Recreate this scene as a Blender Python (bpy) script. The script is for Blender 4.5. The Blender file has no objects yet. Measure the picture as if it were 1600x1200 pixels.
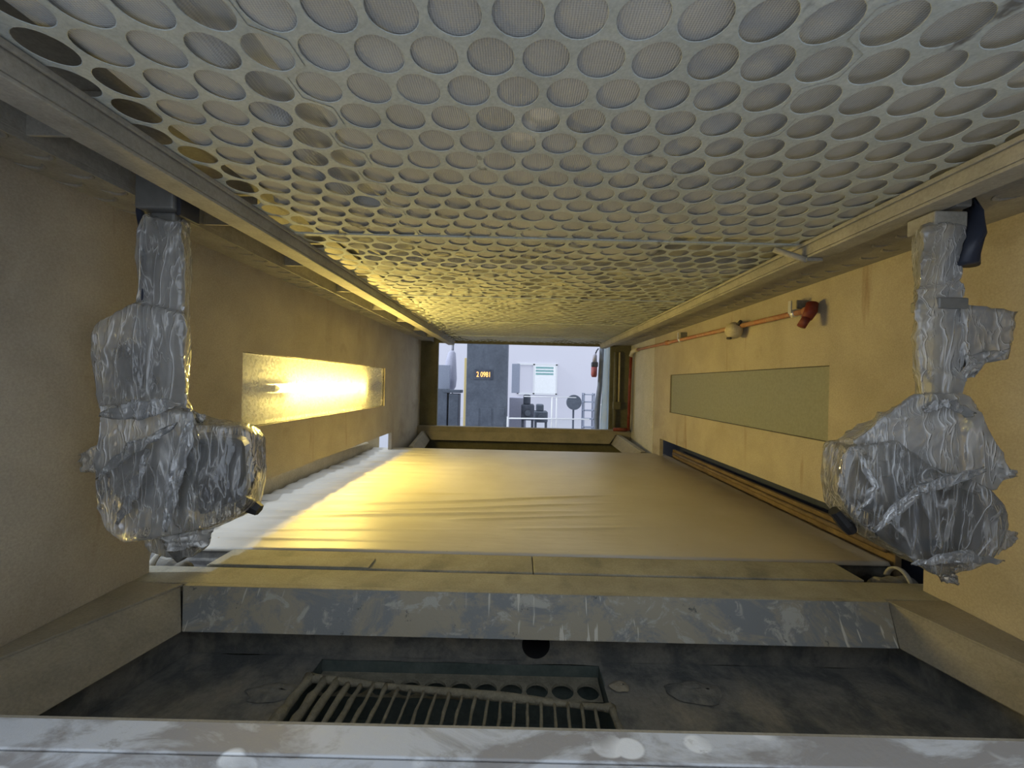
import bpy, bmesh, math, random
from mathutils import Vector, Matrix, noise

# ------------------------------------------------------------------ camera, world, sun, exposure
SC = bpy.context.scene
COL = SC.collection
EYE = 1.40                       # lens height above the hall floor; all lengths below are metres, heights from the lens
cam_d = bpy.data.cameras.new('camera')
cam_d.sensor_fit = 'HORIZONTAL'; cam_d.sensor_width = 36.0
cam_d.lens = 36.0 * 640 / 1600
cam_d.shift_x = -12 / 1600
cam_d.clip_start = 0.02; cam_d.clip_end = 200
cam = bpy.data.objects.new('camera', cam_d); COL.objects.link(cam)
cam.location = (0, 0, EYE)
cam.rotation_euler = (math.radians(90), math.radians(-1.35), 0)
SC.camera = cam

world = bpy.data.worlds.new('daylight'); SC.world = world
world.use_nodes = True
bg = world.node_tree.nodes['Background']
bg.inputs['Color'].default_value = (0.80, 0.89, 1.0, 1)
bg.inputs['Strength'].default_value = 1.05

sun_d = bpy.data.lights.new('sun', 'SUN'); sun_d.energy = 2.2; sun_d.angle = math.radians(2.0)
sun_d.color = (0.80, 0.89, 1.0)
sun = bpy.data.objects.new('sun', sun_d); COL.objects.link(sun)
sun.location = (-8, 3, 8)
sun.rotation_euler = Vector((0.80, 0.05, -0.58)).to_track_quat('-Z', 'Y').to_euler()

SC.view_settings.view_transform = 'Standard'
SC.view_settings.look = 'None'
SC.view_settings.gamma = 1.0
SC.view_settings.use_curve_mapping = False
SC.view_settings.exposure = 0.25

random.seed(7)
R = math.radians

# ------------------------------------------------------------------ materials
class NT:
    def __init__(self, name):
        self.m = bpy.data.materials.new(name); self.m.use_nodes = True
        self.t = self.m.node_tree; self.t.nodes.clear()
        self.out = self.t.nodes.new('ShaderNodeOutputMaterial')
        self.tc = self.t.nodes.new('ShaderNodeTexCoord')
    def n(self, typ, **kw):
        nd = self.t.nodes.new('ShaderNode' + typ)
        for k, v in kw.items():
            if hasattr(nd, k): setattr(nd, k, v)
            else: nd.inputs[k.replace('_', ' ')].default_value = v
        return nd
    def l(self, a, b): self.t.links.new(a, b)
    def coords(self, sc=(1, 1, 1), rot=(0, 0, 0)):
        mp = self.n('Mapping'); self.l(self.tc.outputs['Object'], mp.inputs['Vector'])
        mp.inputs['Scale'].default_value = sc; mp.inputs['Rotation'].default_value = rot
        return mp.outputs['Vector']
    def noise(self, scale, detail=4, rough=0.55, vec=None, dist=0.0):
        nd = self.n('TexNoise'); nd.inputs['Scale'].default_value = scale
        nd.inputs['Detail'].default_value = detail; nd.inputs['Roughness'].default_value = rough
        nd.inputs['Distortion'].default_value = dist
        self.l(vec or self.tc.outputs['Object'], nd.inputs['Vector'])
        return nd.outputs['Fac']
    def ramp(self, fac, stops):
        r = self.n('ValToRGB'); self.l(fac, r.inputs['Fac'])
        e = r.color_ramp.elements
        while len(e) < len(stops): e.new(0.5)
        for i, (p, c) in enumerate(stops):
            e[i].position = p; e[i].color = (c, c, c, 1) if isinstance(c, (int, float)) else (*c, 1)
        return r.outputs['Color']
    def mix(self, fac, a, b, blend='MIX'):
        x = self.n('Mix'); x.data_type = 'RGBA'; x.blend_type = blend
        for s, v in ((x.inputs[0], fac), (x.inputs[6], a), (x.inputs[7], b)):
            if hasattr(v, 'is_linked') or hasattr(v, 'links'): self.l(v, s)
            elif isinstance(v, (int, float)): s.default_value = v
            else: s.default_value = (*v, 1)
        return x.outputs[2]
    def bump(self, h, strength=0.3, dist=0.01):
        b = self.n('Bump'); b.inputs['Strength'].default_value = strength; b.inputs['Distance'].default_value = dist
        self.l(h, b.inputs['Height']); return b.outputs['Normal']
    def bsdf(self, color, rough=0.7, metal=0.0, normal=None, spec=0.3):
        p = self.n('BsdfPrincipled')
        if hasattr(color, 'links'): self.l(color, p.inputs['Base Color'])
        else: p.inputs['Base Color'].default_value = (*color, 1)
        if hasattr(rough, 'links'): self.l(rough, p.inputs['Roughness'])
        else: p.inputs['Roughness'].default_value = rough
        p.inputs['Metallic'].default_value = metal
        p.inputs['Specular IOR Level'].default_value = spec
        if normal is not None: self.l(normal, p.inputs['Normal'])
        return p.outputs['BSDF']
    def done(self, shader):
        self.l(shader, self.out.inputs['Surface']); return self.m

M = {}
def dusty(name, a, b, scale=6, fine=90, rough=0.85, bump=0.25, metal=0.0, lo=0.35, hi=0.68, c=None, cscale=2.5, clo=0.55, chi=0.7, spec=0.25, drip=None):
    """powdery overspray over a base: a blotched into b, optional larger stains c"""
    t = NT(name)
    f = t.ramp(t.noise(scale, 6, 0.62, dist=0.3), [(lo, 0), (hi, 1)])
    col = t.mix(f, a, b)
    if c is not None:
        g = t.ramp(t.noise(cscale, 5, 0.6, t.coords((1.3, 0.8, 1))), [(clo, 0), (chi, 1)])
        col = t.mix(g, col, c)
    if drip is not None:
        g = t.ramp(t.noise(9, 3, 0.6, t.coords((1, 1, 0.10))), [(0.66, 0), (0.74, 0.55)])
        col = t.mix(g, col, drip)
    speck = t.ramp(t.noise(fine, 3, 0.7), [(0.3, 0.84), (0.7, 1.08)])
    col = t.mix(1.0, col, speck, 'MULTIPLY')
    nm = t.bump(t.noise(fine * 0.8, 4, 0.7), bump, 0.004)
    M[name] = t.done(t.bsdf(col, rough, metal, nm, spec))
def plain(name, col, rough=0.5, metal=0.0, fine=40, var=0.12, spec=0.4):
    t = NT(name)
    v = t.ramp(t.noise(fine, 4), [(0.3, 1 - var), (0.7, 1 + var * 0.5)])
    M[name] = t.done(t.bsdf(t.mix(1.0, col, v, 'MULTIPLY'), rough, metal, t.bump(t.noise(fine * 2, 3), 0.08, 0.003), spec))
def glow(name, col, strength):
    t = NT(name); e = t.n('Emission'); e.inputs['Color'].default_value = (*col, 1); e.inputs['Strength'].default_value = strength
    M[name] = t.done(e.outputs[0])

dusty('tan_wall', (0.42, 0.375, 0.295), (0.34, 0.30, 0.235), 3.5, 160, 0.75, 0.15, c=(0.23, 0.19, 0.14), clo=0.6, chi=0.8, drip=(0.20, 0.12, 0.07))
dusty('plaster_wall', (0.50, 0.48, 0.41), (0.42, 0.40, 0.33), 5, 60, 0.9, 0.6)
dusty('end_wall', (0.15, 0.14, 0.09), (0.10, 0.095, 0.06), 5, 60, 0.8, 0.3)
dusty('ceiling_plate', (0.46, 0.495, 0.47), (0.37, 0.40, 0.38), 7, 120, 0.8, 0.35, c=(0.15, 0.15, 0.14), cscale=5.5, clo=0.64, chi=0.69)
dusty('rail_dust', (0.36, 0.34, 0.29), (0.26, 0.25, 0.215), 9, 110, 0.85, 0.35)
dusty('conveyor_plate', (0.34, 0.325, 0.26), (0.25, 0.235, 0.185), 6, 140, 0.85, 0.3, c=(0.20, 0.195, 0.165), cscale=5)
dusty('side_guard', (0.55, 0.49, 0.34), (0.45, 0.39, 0.26), 10, 90, 0.75, 0.4)
dusty('brown_guard', (0.20, 0.14, 0.07), (0.13, 0.09, 0.045), 10, 90, 0.75, 0.3)
dusty('tray_side', (0.30, 0.27, 0.21), (0.22, 0.20, 0.155), 6, 130, 0.85, 0.3)
dusty('tray_floor', (0.19, 0.185, 0.165), (0.095, 0.10, 0.098), 7, 70, 0.85, 0.9, c=(0.25, 0.23, 0.185), cscale=4, lo=0.42, hi=0.58)
dusty('sump_green', (0.11, 0.13, 0.12), (0.06, 0.08, 0.075), 8, 60, 0.5, 0.4)
dusty('grate_crust', (0.24, 0.225, 0.17), (0.16, 0.15, 0.115), 25, 120, 0.9, 0.9)
dusty('grey_lump', (0.25, 0.24, 0.21), (0.10, 0.10, 0.10), 14, 80, 0.8, 0.6)
plain('black_void', (0.012, 0.012, 0.014), 0.9)  # near-black colour standing in for the darkness of voids and deep gaps
plain('robot_grey', (0.045, 0.047, 0.055), 0.35, 0.3)
plain('robot_light', (0.21, 0.21, 0.20), 0.4, 0.3)
plain('robot_hose', (0.03, 0.036, 0.055), 0.4)
plain('nozzle_black', (0.02, 0.02, 0.022), 0.45)
dusty('copper_dust', (0.38, 0.17, 0.09), (0.42, 0.30, 0.16), 14, 90, 0.55, 0.2, lo=0.45, hi=0.75)
dusty('red_oxide', (0.17, 0.032, 0.022), (0.24, 0.11, 0.075), 16, 90, 0.5, 0.2, lo=0.5, hi=0.8)
dusty('cream_fitting', (0.55, 0.49, 0.33), (0.44, 0.39, 0.27), 14, 90, 0.7, 0.3)
plain('clamp_steel', (0.75, 0.75, 0.74), 0.3, 0.6)
plain('reflector', (0.05, 0.052, 0.05), 0.35, 0.2)
plain('lamp_batten', (0.05, 0.052, 0.05), 0.4, 0.3)
plain('tube_cap', (0.6, 0.6, 0.58), 0.4, 0.6)
plain('dark_gasket', (0.05, 0.045, 0.04), 0.7)
plain('blocker_blue', (0.045, 0.055, 0.085), 0.6)
glow('tube_glow', (1.0, 0.735, 0.18), 690.0)
glow('led_orange', (1.0, 0.42, 0.12), 3.0)
plain('hall_wall', (0.73, 0.71, 0.78), 0.8, var=0.03)
plain('hall_floor', (0.42, 0.42, 0.46), 0.5)
dusty('hall_slate', (0.10, 0.115, 0.145), (0.15, 0.17, 0.21), 2.5, 20, 0.6, 0.1)
dusty('hall_dark', (0.06, 0.07, 0.095), (0.13, 0.14, 0.18), 4, 20, 0.6, 0.2)
plain('hall_blue', (0.33, 0.36, 0.45), 0.6)
plain('hall_lilac', (0.42, 0.42, 0.52), 0.6)
plain('hall_white', (0.80, 0.80, 0.82), 0.6, var=0.03)
plain('hall_green', (0.10, 0.50, 0.42), 0.5)
plain('hall_yellow', (0.70, 0.55, 0.25), 0.6)
plain('hall_red', (0.28, 0.07, 0.07), 0.6)
def curtain():
    t = NT('curtain_white')
    d = t.n('BsdfDiffuse'); d.inputs['Color'].default_value = (0.66, 0.72, 0.76, 1)
    q = t.n('BsdfTranslucent'); q.inputs['Color'].default_value = (0.70, 0.76, 0.80, 1)
    m = t.n('MixShader'); t.l(t.ramp(t.noise(6, 2), [(0.3, 0.6), (0.7, 0.8)]), m.inputs[0]); t.l(d.outputs[0], m.inputs[1]); t.l(q.outputs[0], m.inputs[2])
    M['curtain_white'] = t.done(m.outputs[0])
curtain()

def ceiling_filter():
    t = NT('filter_fabric')
    w = t.n('TexWave'); w.wave_type = 'BANDS'; w.bands_direction = 'X'; w.inputs['Scale'].default_value = 70
    w.inputs['Distortion'].default_value = 1.2; w.inputs['Detail'].default_value = 1; w.inputs['Detail Scale'].default_value = 2
    t.l(t.tc.outputs['Object'], w.inputs['Vector'])
    w2 = t.n('TexWave'); w2.wave_type = 'BANDS'; w2.bands_direction = 'Y'; w2.inputs['Scale'].default_value = 90
    w2.inputs['Distortion'].default_value = 1.0
    t.l(t.tc.outputs['Object'], w2.inputs['Vector'])
    h = t.mix(0.35, w.outputs['Fac'], w2.outputs['Fac'])
    f = t.ramp(t.noise(5, 5, 0.6), [(0.35, 0), (0.65, 1)])
    col = t.mix(f, (0.48, 0.48, 0.45), (0.39, 0.39, 0.365))
    col = t.mix(1.0, col, t.ramp(h, [(0.0, 0.80), (1.0, 1.06)]), 'MULTIPLY')
    for (px, py, pr) in ((-0.035, -2.14, 0.034), (-0.075, -2.08, 0.042)):     # two pale patches of dried paint
        vd = t.n('VectorMath', operation='DISTANCE'); t.l(t.tc.outputs['Object'], vd.inputs[0]); vd.inputs[1].default_value = (px, py, 0.005)
        wob = t.n('Math', operation='MULTIPLY_ADD'); t.l(t.noise(40, 2), wob.inputs[0]); wob.inputs[1].default_value = 0.03; t.l(vd.outputs['Value'], wob.inputs[2])
        col = t.mix(t.ramp(wob.outputs[0], [(pr, 0.75), (pr + 0.012, 0)]), col, (0.60, 0.59, 0.53))
    M['filter_fabric'] = t.done(t.bsdf(col, 0.95, 0, t.bump(h, 0.35, 0.003), 0.1))
ceiling_filter()

def belt_sheet():
    t = NT('belt_sheet')
    f = t.ramp(t.noise(2.2, 5, 0.6), [(0.35, 0), (0.7, 1)])
    col = t.mix(f, (0.52, 0.50, 0.455), (0.45, 0.425, 0.37))
    x = t.n('SeparateXYZ'); t.l(t.tc.outputs['Object'], x.inputs[0])
    spk = t.ramp(t.noise(55, 2, 0.5), [(0.72, 0), (0.76, 1)])
    col = t.mix(spk, col, (0.42, 0.36, 0.27))
    # sheet turns browner towards its right edge
    ov = t.n('MapRange'); t.l(x.outputs['X'], ov.inputs['Value'])
    ov.inputs['From Min'].default_value = 0.55; ov.inputs['From Max'].default_value = 1.45
    mu = t.n('Math', operation='MULTIPLY'); t.l(ov.outputs[0], mu.inputs[0])
    t.l(t.ramp(t.noise(1.8, 4), [(0.25, 0.35), (0.7, 0.9)]), mu.inputs[1])
    col = t.mix(mu.outputs[0], col, (0.27, 0.21, 0.13))
    nm = t.bump(t.noise(9, 4, 0.55, t.coords((0.5, 2.2, 1))), 0.25, 0.012)
    M['belt_sheet'] = t.done(t.bsdf(col, 0.44, 0, nm, 0.45))
belt_sheet()

def steel_face():
    """dusted steel with patches wiped to bare bluish metal and pale drips"""
    t = NT('steel_face')
    f = t.ramp(t.noise(3.2, 7, 0.72, t.coords((1, 1, 2.0)), 0.6), [(0.46, 0), (0.54, 1)])
    col = t.mix(f, (0.29, 0.27, 0.215), (0.19, 0.205, 0.215))
    w = t.ramp(t.noise(11, 6, 0.7, t.coords((1, 1, 1.2)), 0.8), [(0.55, 0), (0.62, 1)])
    col = t.mix(w, col, (0.36, 0.36, 0.33))
    d = t.ramp(t.noise(9, 2, 0.5, t.coords((7, 1, 0.8))), [(0.64, 0), (0.67, 1)])
    zone = t.ramp(t.noise(1.7, 1), [(0.46, 0), (0.56, 1)])
    dz = t.n('Math', operation='MULTIPLY'); t.l(d, dz.inputs[0]); t.l(zone, dz.inputs[1])
    col = t.mix(dz.outputs[0], col, (0.52, 0.51, 0.46))
    k = t.ramp(t.noise(17, 5, 0.7, t.coords((1, 1, 0.8))), [(0.62, 0), (0.68, 1)])
    col = t.mix(k, col, (0.08, 0.085, 0.09))
    nm = t.bump(t.noise(45, 5, 0.75), 0.5, 0.005)
    M['steel_face'] = t.done(t.bsdf(col, 0.65, 0, nm, 0.35))
steel_face()

def lip_paint():
    t = NT('lip_paint')
    f = t.ramp(t.noise(7, 6, 0.65, t.coords((0.7, 1.5, 1), (0, 0, 0.5)), 0.6), [(0.44, 0), (0.55, 1)])
    col = t.mix(f, (0.27, 0.26, 0.255), (0.48, 0.495, 0.52))
    v = t.n('TexVoronoi'); v.inputs['Scale'].default_value = 9
    t.l(t.coords((1, 1.3, 1)), v.inputs['Vector'])
    s = t.ramp(v.outputs['Distance'], [(0.24, 1), (0.27, 0)])
    g = t.ramp(t.noise(3.3, 2), [(0.44, 0), (0.50, 1)])
    sm = t.n('Math', operation='MULTIPLY'); t.l(s, sm.inputs[0]); t.l(g, sm.inputs[1])
    col = t.mix(sm.outputs[0], col, (0.70, 0.71, 0.72))
    k = t.ramp(t.noise(16, 5, 0.7, t.coords((1, 2, 1))), [(0.62, 0), (0.72, 1)])
    col = t.mix(k, col, (0.27, 0.26, 0.25))
    M['lip_paint'] = t.done(t.bsdf(col, 0.5, 0, t.bump(t.noise(45, 5, 0.7), 0.35, 0.004), 0.45))
lip_paint()

def film(name, clear, white, tint=(0.87, 0.87, 0.86)):
    """stretch film: see-through where thin, milky along creases and where seen edge-on, shiny"""
    t = NT(name)
    def crease(scale, sc, rot, w, dist):
        nd = t.noise(scale, 3, 0.5, t.coords(sc, rot), dist)
        a = t.n('Math', operation='SUBTRACT'); t.l(nd, a.inputs[0]); a.inputs[1].default_value = 0.5
        b = t.n('Math', operation='ABSOLUTE'); t.l(a.outputs[0], b.inputs[0])
        return t.ramp(b.outputs[0], [(0.0, 1), (w, 0.25), (w * 3, 0)])
    c1 = crease(9, (1, 1, 0.22), (0, R(38), 0.3), 0.011, 0.5)
    c2 = crease(11, (1, 1, 0.22), (0, R(-50), 0.2), 0.011, 0.6)
    c3 = crease(22, (1, 1, 0.3), (0, R(8), 0), 0.014, 0.4)
    big = t.ramp(t.noise(5, 3, 0.5, None, 0.8), [(0.35, 0), (0.68, 1)])
    cs = t.mix(1.0, t.mix(1.0, c1, c2, 'LIGHTEN'), t.mix(0.6, (0, 0, 0), c3), 'LIGHTEN')
    soft = t.noise(14, 4, 0.55, t.coords((1, 1, 0.4), (0, 0.5, 0)), 0.8)
    nm = t.bump(t.mix(0.6, cs, soft), 0.8, 0.012)
    milk = t.n('BsdfDiffuse'); milk.inputs['Color'].default_value = (*tint, 1); t.l(nm, milk.inputs['Normal'])
    trl = t.n('BsdfTranslucent'); trl.inputs['Color'].default_value = (*tint, 1); t.l(nm, trl.inputs['Normal'])
    m1 = t.n('MixShader'); m1.inputs[0].default_value = 0.35; t.l(milk.outputs[0], m1.inputs[1]); t.l(trl.outputs[0], m1.inputs[2])
    tr = t.n('BsdfTransparent'); tr.inputs['Color'].default_value = (0.97, 0.975, 0.98, 1)
    lw = t.n('LayerWeight'); lw.inputs['Blend'].default_value = 0.25; t.l(nm, lw.inputs['Normal'])
    f1 = t.mix(1.0, t.mix(0.32, cs, big), t.mix(0.55, (0, 0, 0), lw.outputs['Facing']), 'SCREEN')
    fac = t.ramp(f1, [(0.0, clear), (0.45, (clear + white) / 2), (1.0, white)])
    m2 = t.n('MixShader'); t.l(fac, m2.inputs[0]); t.l(tr.outputs[0], m2.inputs[1]); t.l(m1.outputs[0], m2.inputs[2])
    gl = t.n('BsdfGlossy'); gl.inputs['Roughness'].default_value = 0.07; t.l(nm, gl.inputs['Normal'])
    fr = t.n('Fresnel'); fr.inputs['IOR'].default_value = 1.9; t.l(nm, fr.inputs['Normal'])
    m3 = t.n('MixShader'); t.l(fr.outputs[0], m3.inputs[0]); t.l(m2.outputs[0], m3.inputs[1]); t.l(gl.outputs[0], m3.inputs[2])
    M[name] = t.done(m3.outputs[0])
film('film_milky', 0.20, 0.85)
film('film_clear', 0.03, 0.60)
film('film_fold', 0.12, 0.70, (0.86, 0.88, 0.90))

def pane(name, dust, col, rough=0.15, lo=0.3):
    t = NT(name)
    d = t.n('BsdfDiffuse'); d.inputs['Color'].default_value = (*col, 1)
    trl = t.n('BsdfTranslucent'); trl.inputs['Color'].default_value = (*col, 1)
    m1 = t.n('MixShader'); m1.inputs[0].default_value = 0.15; t.l(d.outputs[0], m1.inputs[1]); t.l(trl.outputs[0], m1.inputs[2])
    tr = t.n('BsdfTransparent')
    f = t.ramp(t.noise(60, 5, 0.75), [(0.30, dust * lo), (0.62, dust), (0.74, min(1, dust + 0.2))])
    m2 = t.n('MixShader'); t.l(f, m2.inputs[0]); t.l(tr.outputs[0], m2.inputs[1]); t.l(m1.outputs[0], m2.inputs[2])
    gl = t.n('BsdfGlossy'); gl.inputs['Roughness'].default_value = rough
    m3 = t.n('MixShader'); m3.inputs[0].default_value = 0.05; t.l(m2.outputs[0], m3.inputs[1]); t.l(gl.outputs[0], m3.inputs[2])
    M[name] = t.done(m3.outputs[0])
pane('dusty_pane', 0.45, (0.66, 0.65, 0.58))
pane('caked_pane', 0.96, (0.285, 0.29, 0.215), 0.4, 0.80)
pane('hall_glass', 0.25, (0.6, 0.6, 0.68))

# ------------------------------------------------------------------ mesh helpers
class MB:
    def __init__(self): self.v = []; self.f = []; self.smooth = False
    def add(self, vs, fs):
        b = len(self.v); self.v += [tuple(p) for p in vs]; self.f += [tuple(b + i for i in q) for q in fs]; return self
    def box(self, x0, x1, y0, y1, z0, z1):
        return self.add([(x0, y0, z0), (x1, y0, z0), (x1, y1, z0), (x0, y1, z0), (x0, y0, z1), (x1, y0, z1), (x1, y1, z1), (x0, y1, z1)],
                        [(0, 3, 2, 1), (4, 5, 6, 7), (0, 1, 5, 4), (1, 2, 6, 5), (2, 3, 7, 6), (3, 0, 4, 7)])
    def hexa(self, p):      # eight corners, bottom ring then top ring
        return self.add(p, [(0, 3, 2, 1), (4, 5, 6, 7), (0, 1, 5, 4), (1, 2, 6, 5), (2, 3, 7, 6), (3, 0, 4, 7)])
    def slab(self, quad, d):
        """quad of points thickened by the vector d"""
        q = [Vector(p) for p in quad]; d = Vector(d)
        n = len(q)
        return self.add(q + [p + d for p in q], [tuple(range(n - 1, -1, -1)), tuple(range(n, 2 * n))] + [(i, (i + 1) % n, n + (i + 1) % n, n + i) for i in range(n)])
    def tube(self, path, r, seg=12, flat=1.0, cap=True):
        path = [Vector(p) for p in path]; rs = r if isinstance(r, (list, tuple)) else [r] * len(path)
        rings = []; up = Vector((0.13, 0.21, 0.97))
        for i, p in enumerate(path):
            t = (path[min(i + 1, len(path) - 1)] - path[max(i - 1, 0)]).normalized()
            a = t.cross(up)
            if a.length < 1e-3: a = t.cross(Vector((1, 0, 0)))
            a.normalize(); b = t.cross(a).normalized()
            rings.append([p + (a * math.cos(k * 2 * math.pi / seg) + b * math.sin(k * 2 * math.pi / seg) * flat) * rs[i] for k in range(seg)])
        vs = [q for rg in rings for q in rg]
        fs = [(i * seg + k, i * seg + (k + 1) % seg, (i + 1) * seg + (k + 1) % seg, (i + 1) * seg + k) for i in range(len(path) - 1) for k in range(seg)]
        if cap: fs += [tuple(range(seg - 1, -1, -1)), tuple((len(path) - 1) * seg + k for k in range(seg))]
        return self.add(vs, fs)
    def cyl(self, a, b, r, seg=20): return self.tube([a, b], r, seg)
    def grid(self, nx, ny, fn):
        vs = [fn(i / nx, j / ny) for j in range(ny + 1) for i in range(nx + 1)]
        fs = [(j * (nx + 1) + i, j * (nx + 1) + i + 1, (j + 1) * (nx + 1) + i + 1, (j + 1) * (nx + 1) + i) for j in range(ny) for i in range(nx)]
        return self.add(vs, fs)
    def build(self, name, mat, parent=None, bevel=0.0, smooth=False, origin=None):
        me = bpy.data.meshes.new(name)
        if parent is not None:
            off = Vector(parent.get('_base', (0, 0, 0)))
        elif origin is not None: off = Vector(origin)
        else:
            xs = [p[0] for p in self.v]; ys = [p[1] for p in self.v]; zs = [p[2] for p in self.v]
            off = Vector(((min(xs) + max(xs)) / 2, (min(ys) + max(ys)) / 2, min(zs)))
        me.from_pydata([(p[0] - off.x, p[1] - off.y, p[2] - off.z) for p in self.v], [], self.f)
        bm = bmesh.new(); bm.from_mesh(me); bmesh.ops.recalc_face_normals(bm, faces=bm.faces); bm.to_mesh(me); bm.free()
        me.materials.append(M[mat]); me.update()
        if smooth: me.polygons.foreach_set('use_smooth', [True] * len(me.polygons))
        o = bpy.data.objects.new(name, me); COL.objects.link(o)
        o['_base'] = tuple(off)
        if parent is not None: o.parent = parent
        else: o.location = off
        if bevel:
            b = o.modifiers.new('bevel', 'BEVEL'); b.width = bevel; b.segments = 2; b.limit_method = 'ANGLE'; b.angle_limit = R(50)
        return o
def thing(name, base, label, cat, group=None):
    e = bpy.data.objects.new(name, None); COL.objects.link(e); e.location = base; e['_base'] = tuple(base)
    e.empty_display_size = 0.05
    e['label'] = label; e['category'] = cat
    if group: e['group'] = group
    return e
def tag(o, label, cat, group=None, kind=None):
    o['label'] = label; o['category'] = cat
    if group: o['group'] = group
    if kind: o['kind'] = kind
    return o
def struct(o, label=None):
    o['kind'] = 'structure'
    if label: o['label'] = label
    return o
def sroot(name, base, label):
    e = bpy.data.objects.new(name, None); COL.objects.link(e); e.location = base; e['_base'] = tuple(base)
    e['kind'] = 'structure'; e['label'] = label; return e
def nz(x, y, z=0.0, s=1.0): return noise.noise(Vector((x * s, y * s, z * s)))

# ------------------------------------------------------------------ shell of the spray tunnel
XL, XR = -1.30, 1.45             # inner faces of the two side walls
Y0, Y1 = 0.50, 5.36              # near and far ends
CEIL = 0.545
WB = -0.525                      # underside of the walls above the conveyor gap
FB = -1.15                       # underside of the machine
LY0, LY1, LZ0, LZ1 = 1.92, 3.95, -0.240, 0.122      # lamp recesses
G0, G1 = 1.455, 4.20             # gap under the walls, along y

def side_wall(name, xi, xo, label, yend):
    m = MB(); a, b = min(xi, xo), max(xi, xo)
    m.box(a, b, Y0, LY0, WB, 0.86)
    m.box(a, b, LY1, yend, WB, 0.86)
    m.box(a, b, LY0, LY1, LZ1, 0.86)
    m.box(a, b, LY0, LY1, WB, LZ0)
    m.box(a, b, Y0, G0, FB, WB)
    m.box(a, b, G1, yend, FB, WB)
    return struct(m.build(name, 'tan_wall'), label)
side_wall('wall_left', XL, XL - 0.035, 'tan overspray-coated booth wall on the lit lamp side', Y1)
side_wall('wall_right', XR, XR + 0.035, 'tan booth wall carrying the copper pipe', 4.42)
m = MB(); m.box(XR - 0.004, XR + 0.035, 4.42, Y1, FB, 0.86); struct(m.build('wall_right_end', 'plaster_wall', bevel=0.006), 'pale plastered end section of the pipe-side wall')

OX0, OX1, OZ0, OZ1 = -1.075, 1.18, -0.55, 0.515     # passage at each end
def end_wall(name, y0, y1, mat, label, top=OZ1):
    m = MB()
    m.box(XL - 0.035, OX0, y0, y1, FB, 0.86); m.box(OX1, XR + 0.035, y0, y1, FB, 0.86)
    m.box(OX0, OX1, y0, y1, top, 0.86)
    m.box(OX0, OX1, y0, y1, FB, OZ0 - 0.03)
    return struct(m.build(name, mat), label)
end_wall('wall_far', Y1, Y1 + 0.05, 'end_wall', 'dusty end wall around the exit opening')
end_wall('wall_near', Y0 - 0.05, Y0, 'tan_wall', 'front end wall around the entry opening', 0.56)
m = MB(); m.box(XL - 0.035, XR + 0.035, Y0 - 0.05, Y1 + 0.05, 0.86, 0.88); struct(m.build('trim_1', 'black_void'), 'unseen plenum lid added above the filters to stop light leaks')  # unseen cover, added so daylight cannot leak in from above
m = MB(); m.box(XL - 0.05, XR + 0.05, Y0 - 0.05, Y1 + 0.05, FB - 0.02, FB); struct(m.build('floor', 'black_void'), 'machine underside, coloured near-black for the darkness in the gaps')  # shade painted in: near-black keeps the gaps above it dark

# lip of the exit: dusty beam under the far opening
m = MB(); m.box(XL, XR - 0.006, Y1 - 0.10, Y1 - 0.0005, -0.70, OZ0 - 0.015); struct(m.build('trim_2', 'tray_side', bevel=0.005), 'dusty sill beam below the exit opening')

# ------------------------------------------------------------------ ceiling: perforated panels and filter mats
ceil = sroot('ceiling', (0.07, 2.97, CEIL), 'perforated metal ceiling with round holes over grey filter cloth')
PIT = 0.093; ROW = PIT * 0.866; RAD = 0.0410
SLOT_L = (-1.125, -0.955); SLOT_R = (1.125, 1.175)
bays = [0.48 + 1.06 * i for i in range(6)]
def hexcell(m, cx, cy, ylo, yhi, first, last, z):
    hx = PIT / 2; hy = PIT / math.sqrt(3)
    cor = [(0, hy), (-hx, hy / 2), (-hx, -hy / 2), (0, -hy), (hx, -hy / 2), (hx, hy / 2)]
    outer = []
    for k in range(6):
        a, b = cor[k], cor[(k + 1) % 6]
        for s in range(4):
            t = s / 4; outer.append((a[0] + (b[0] - a[0]) * t, a[1] + (b[1] - a[1]) * t))
    n = len(outer)
    jx = random.uniform(-0.0008, 0.0008); rr = RAD * random.uniform(0.975, 1.0)
    vs = []
    for (ox, oy) in outer:
        y = cy + oy
        if first and oy < -hy / 2 + 1e-6: y = ylo
        if last and oy > hy / 2 - 1e-6: y = yhi
        vs.append((cx + ox, y, z))
    for (ox, oy) in outer:
        a = math.atan2(oy, ox); vs.append((cx + jx + math.cos(a) * rr, cy + math.sin(a) * rr, z))
    for (ox, oy) in outer:
        a = math.atan2(oy, ox); vs.append((cx + jx + math.cos(a) * (rr - 0.001), cy + math.sin(a) * (rr - 0.001), z + 0.0010))
    fs = []
    for k in range(n):
        j = (k + 1) % n
        fs.append((k, j, n + j, n + k)); fs.append((n + k, n + j, 2 * n + j, 2 * n + k))
    m.add(vs, fs)
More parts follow.
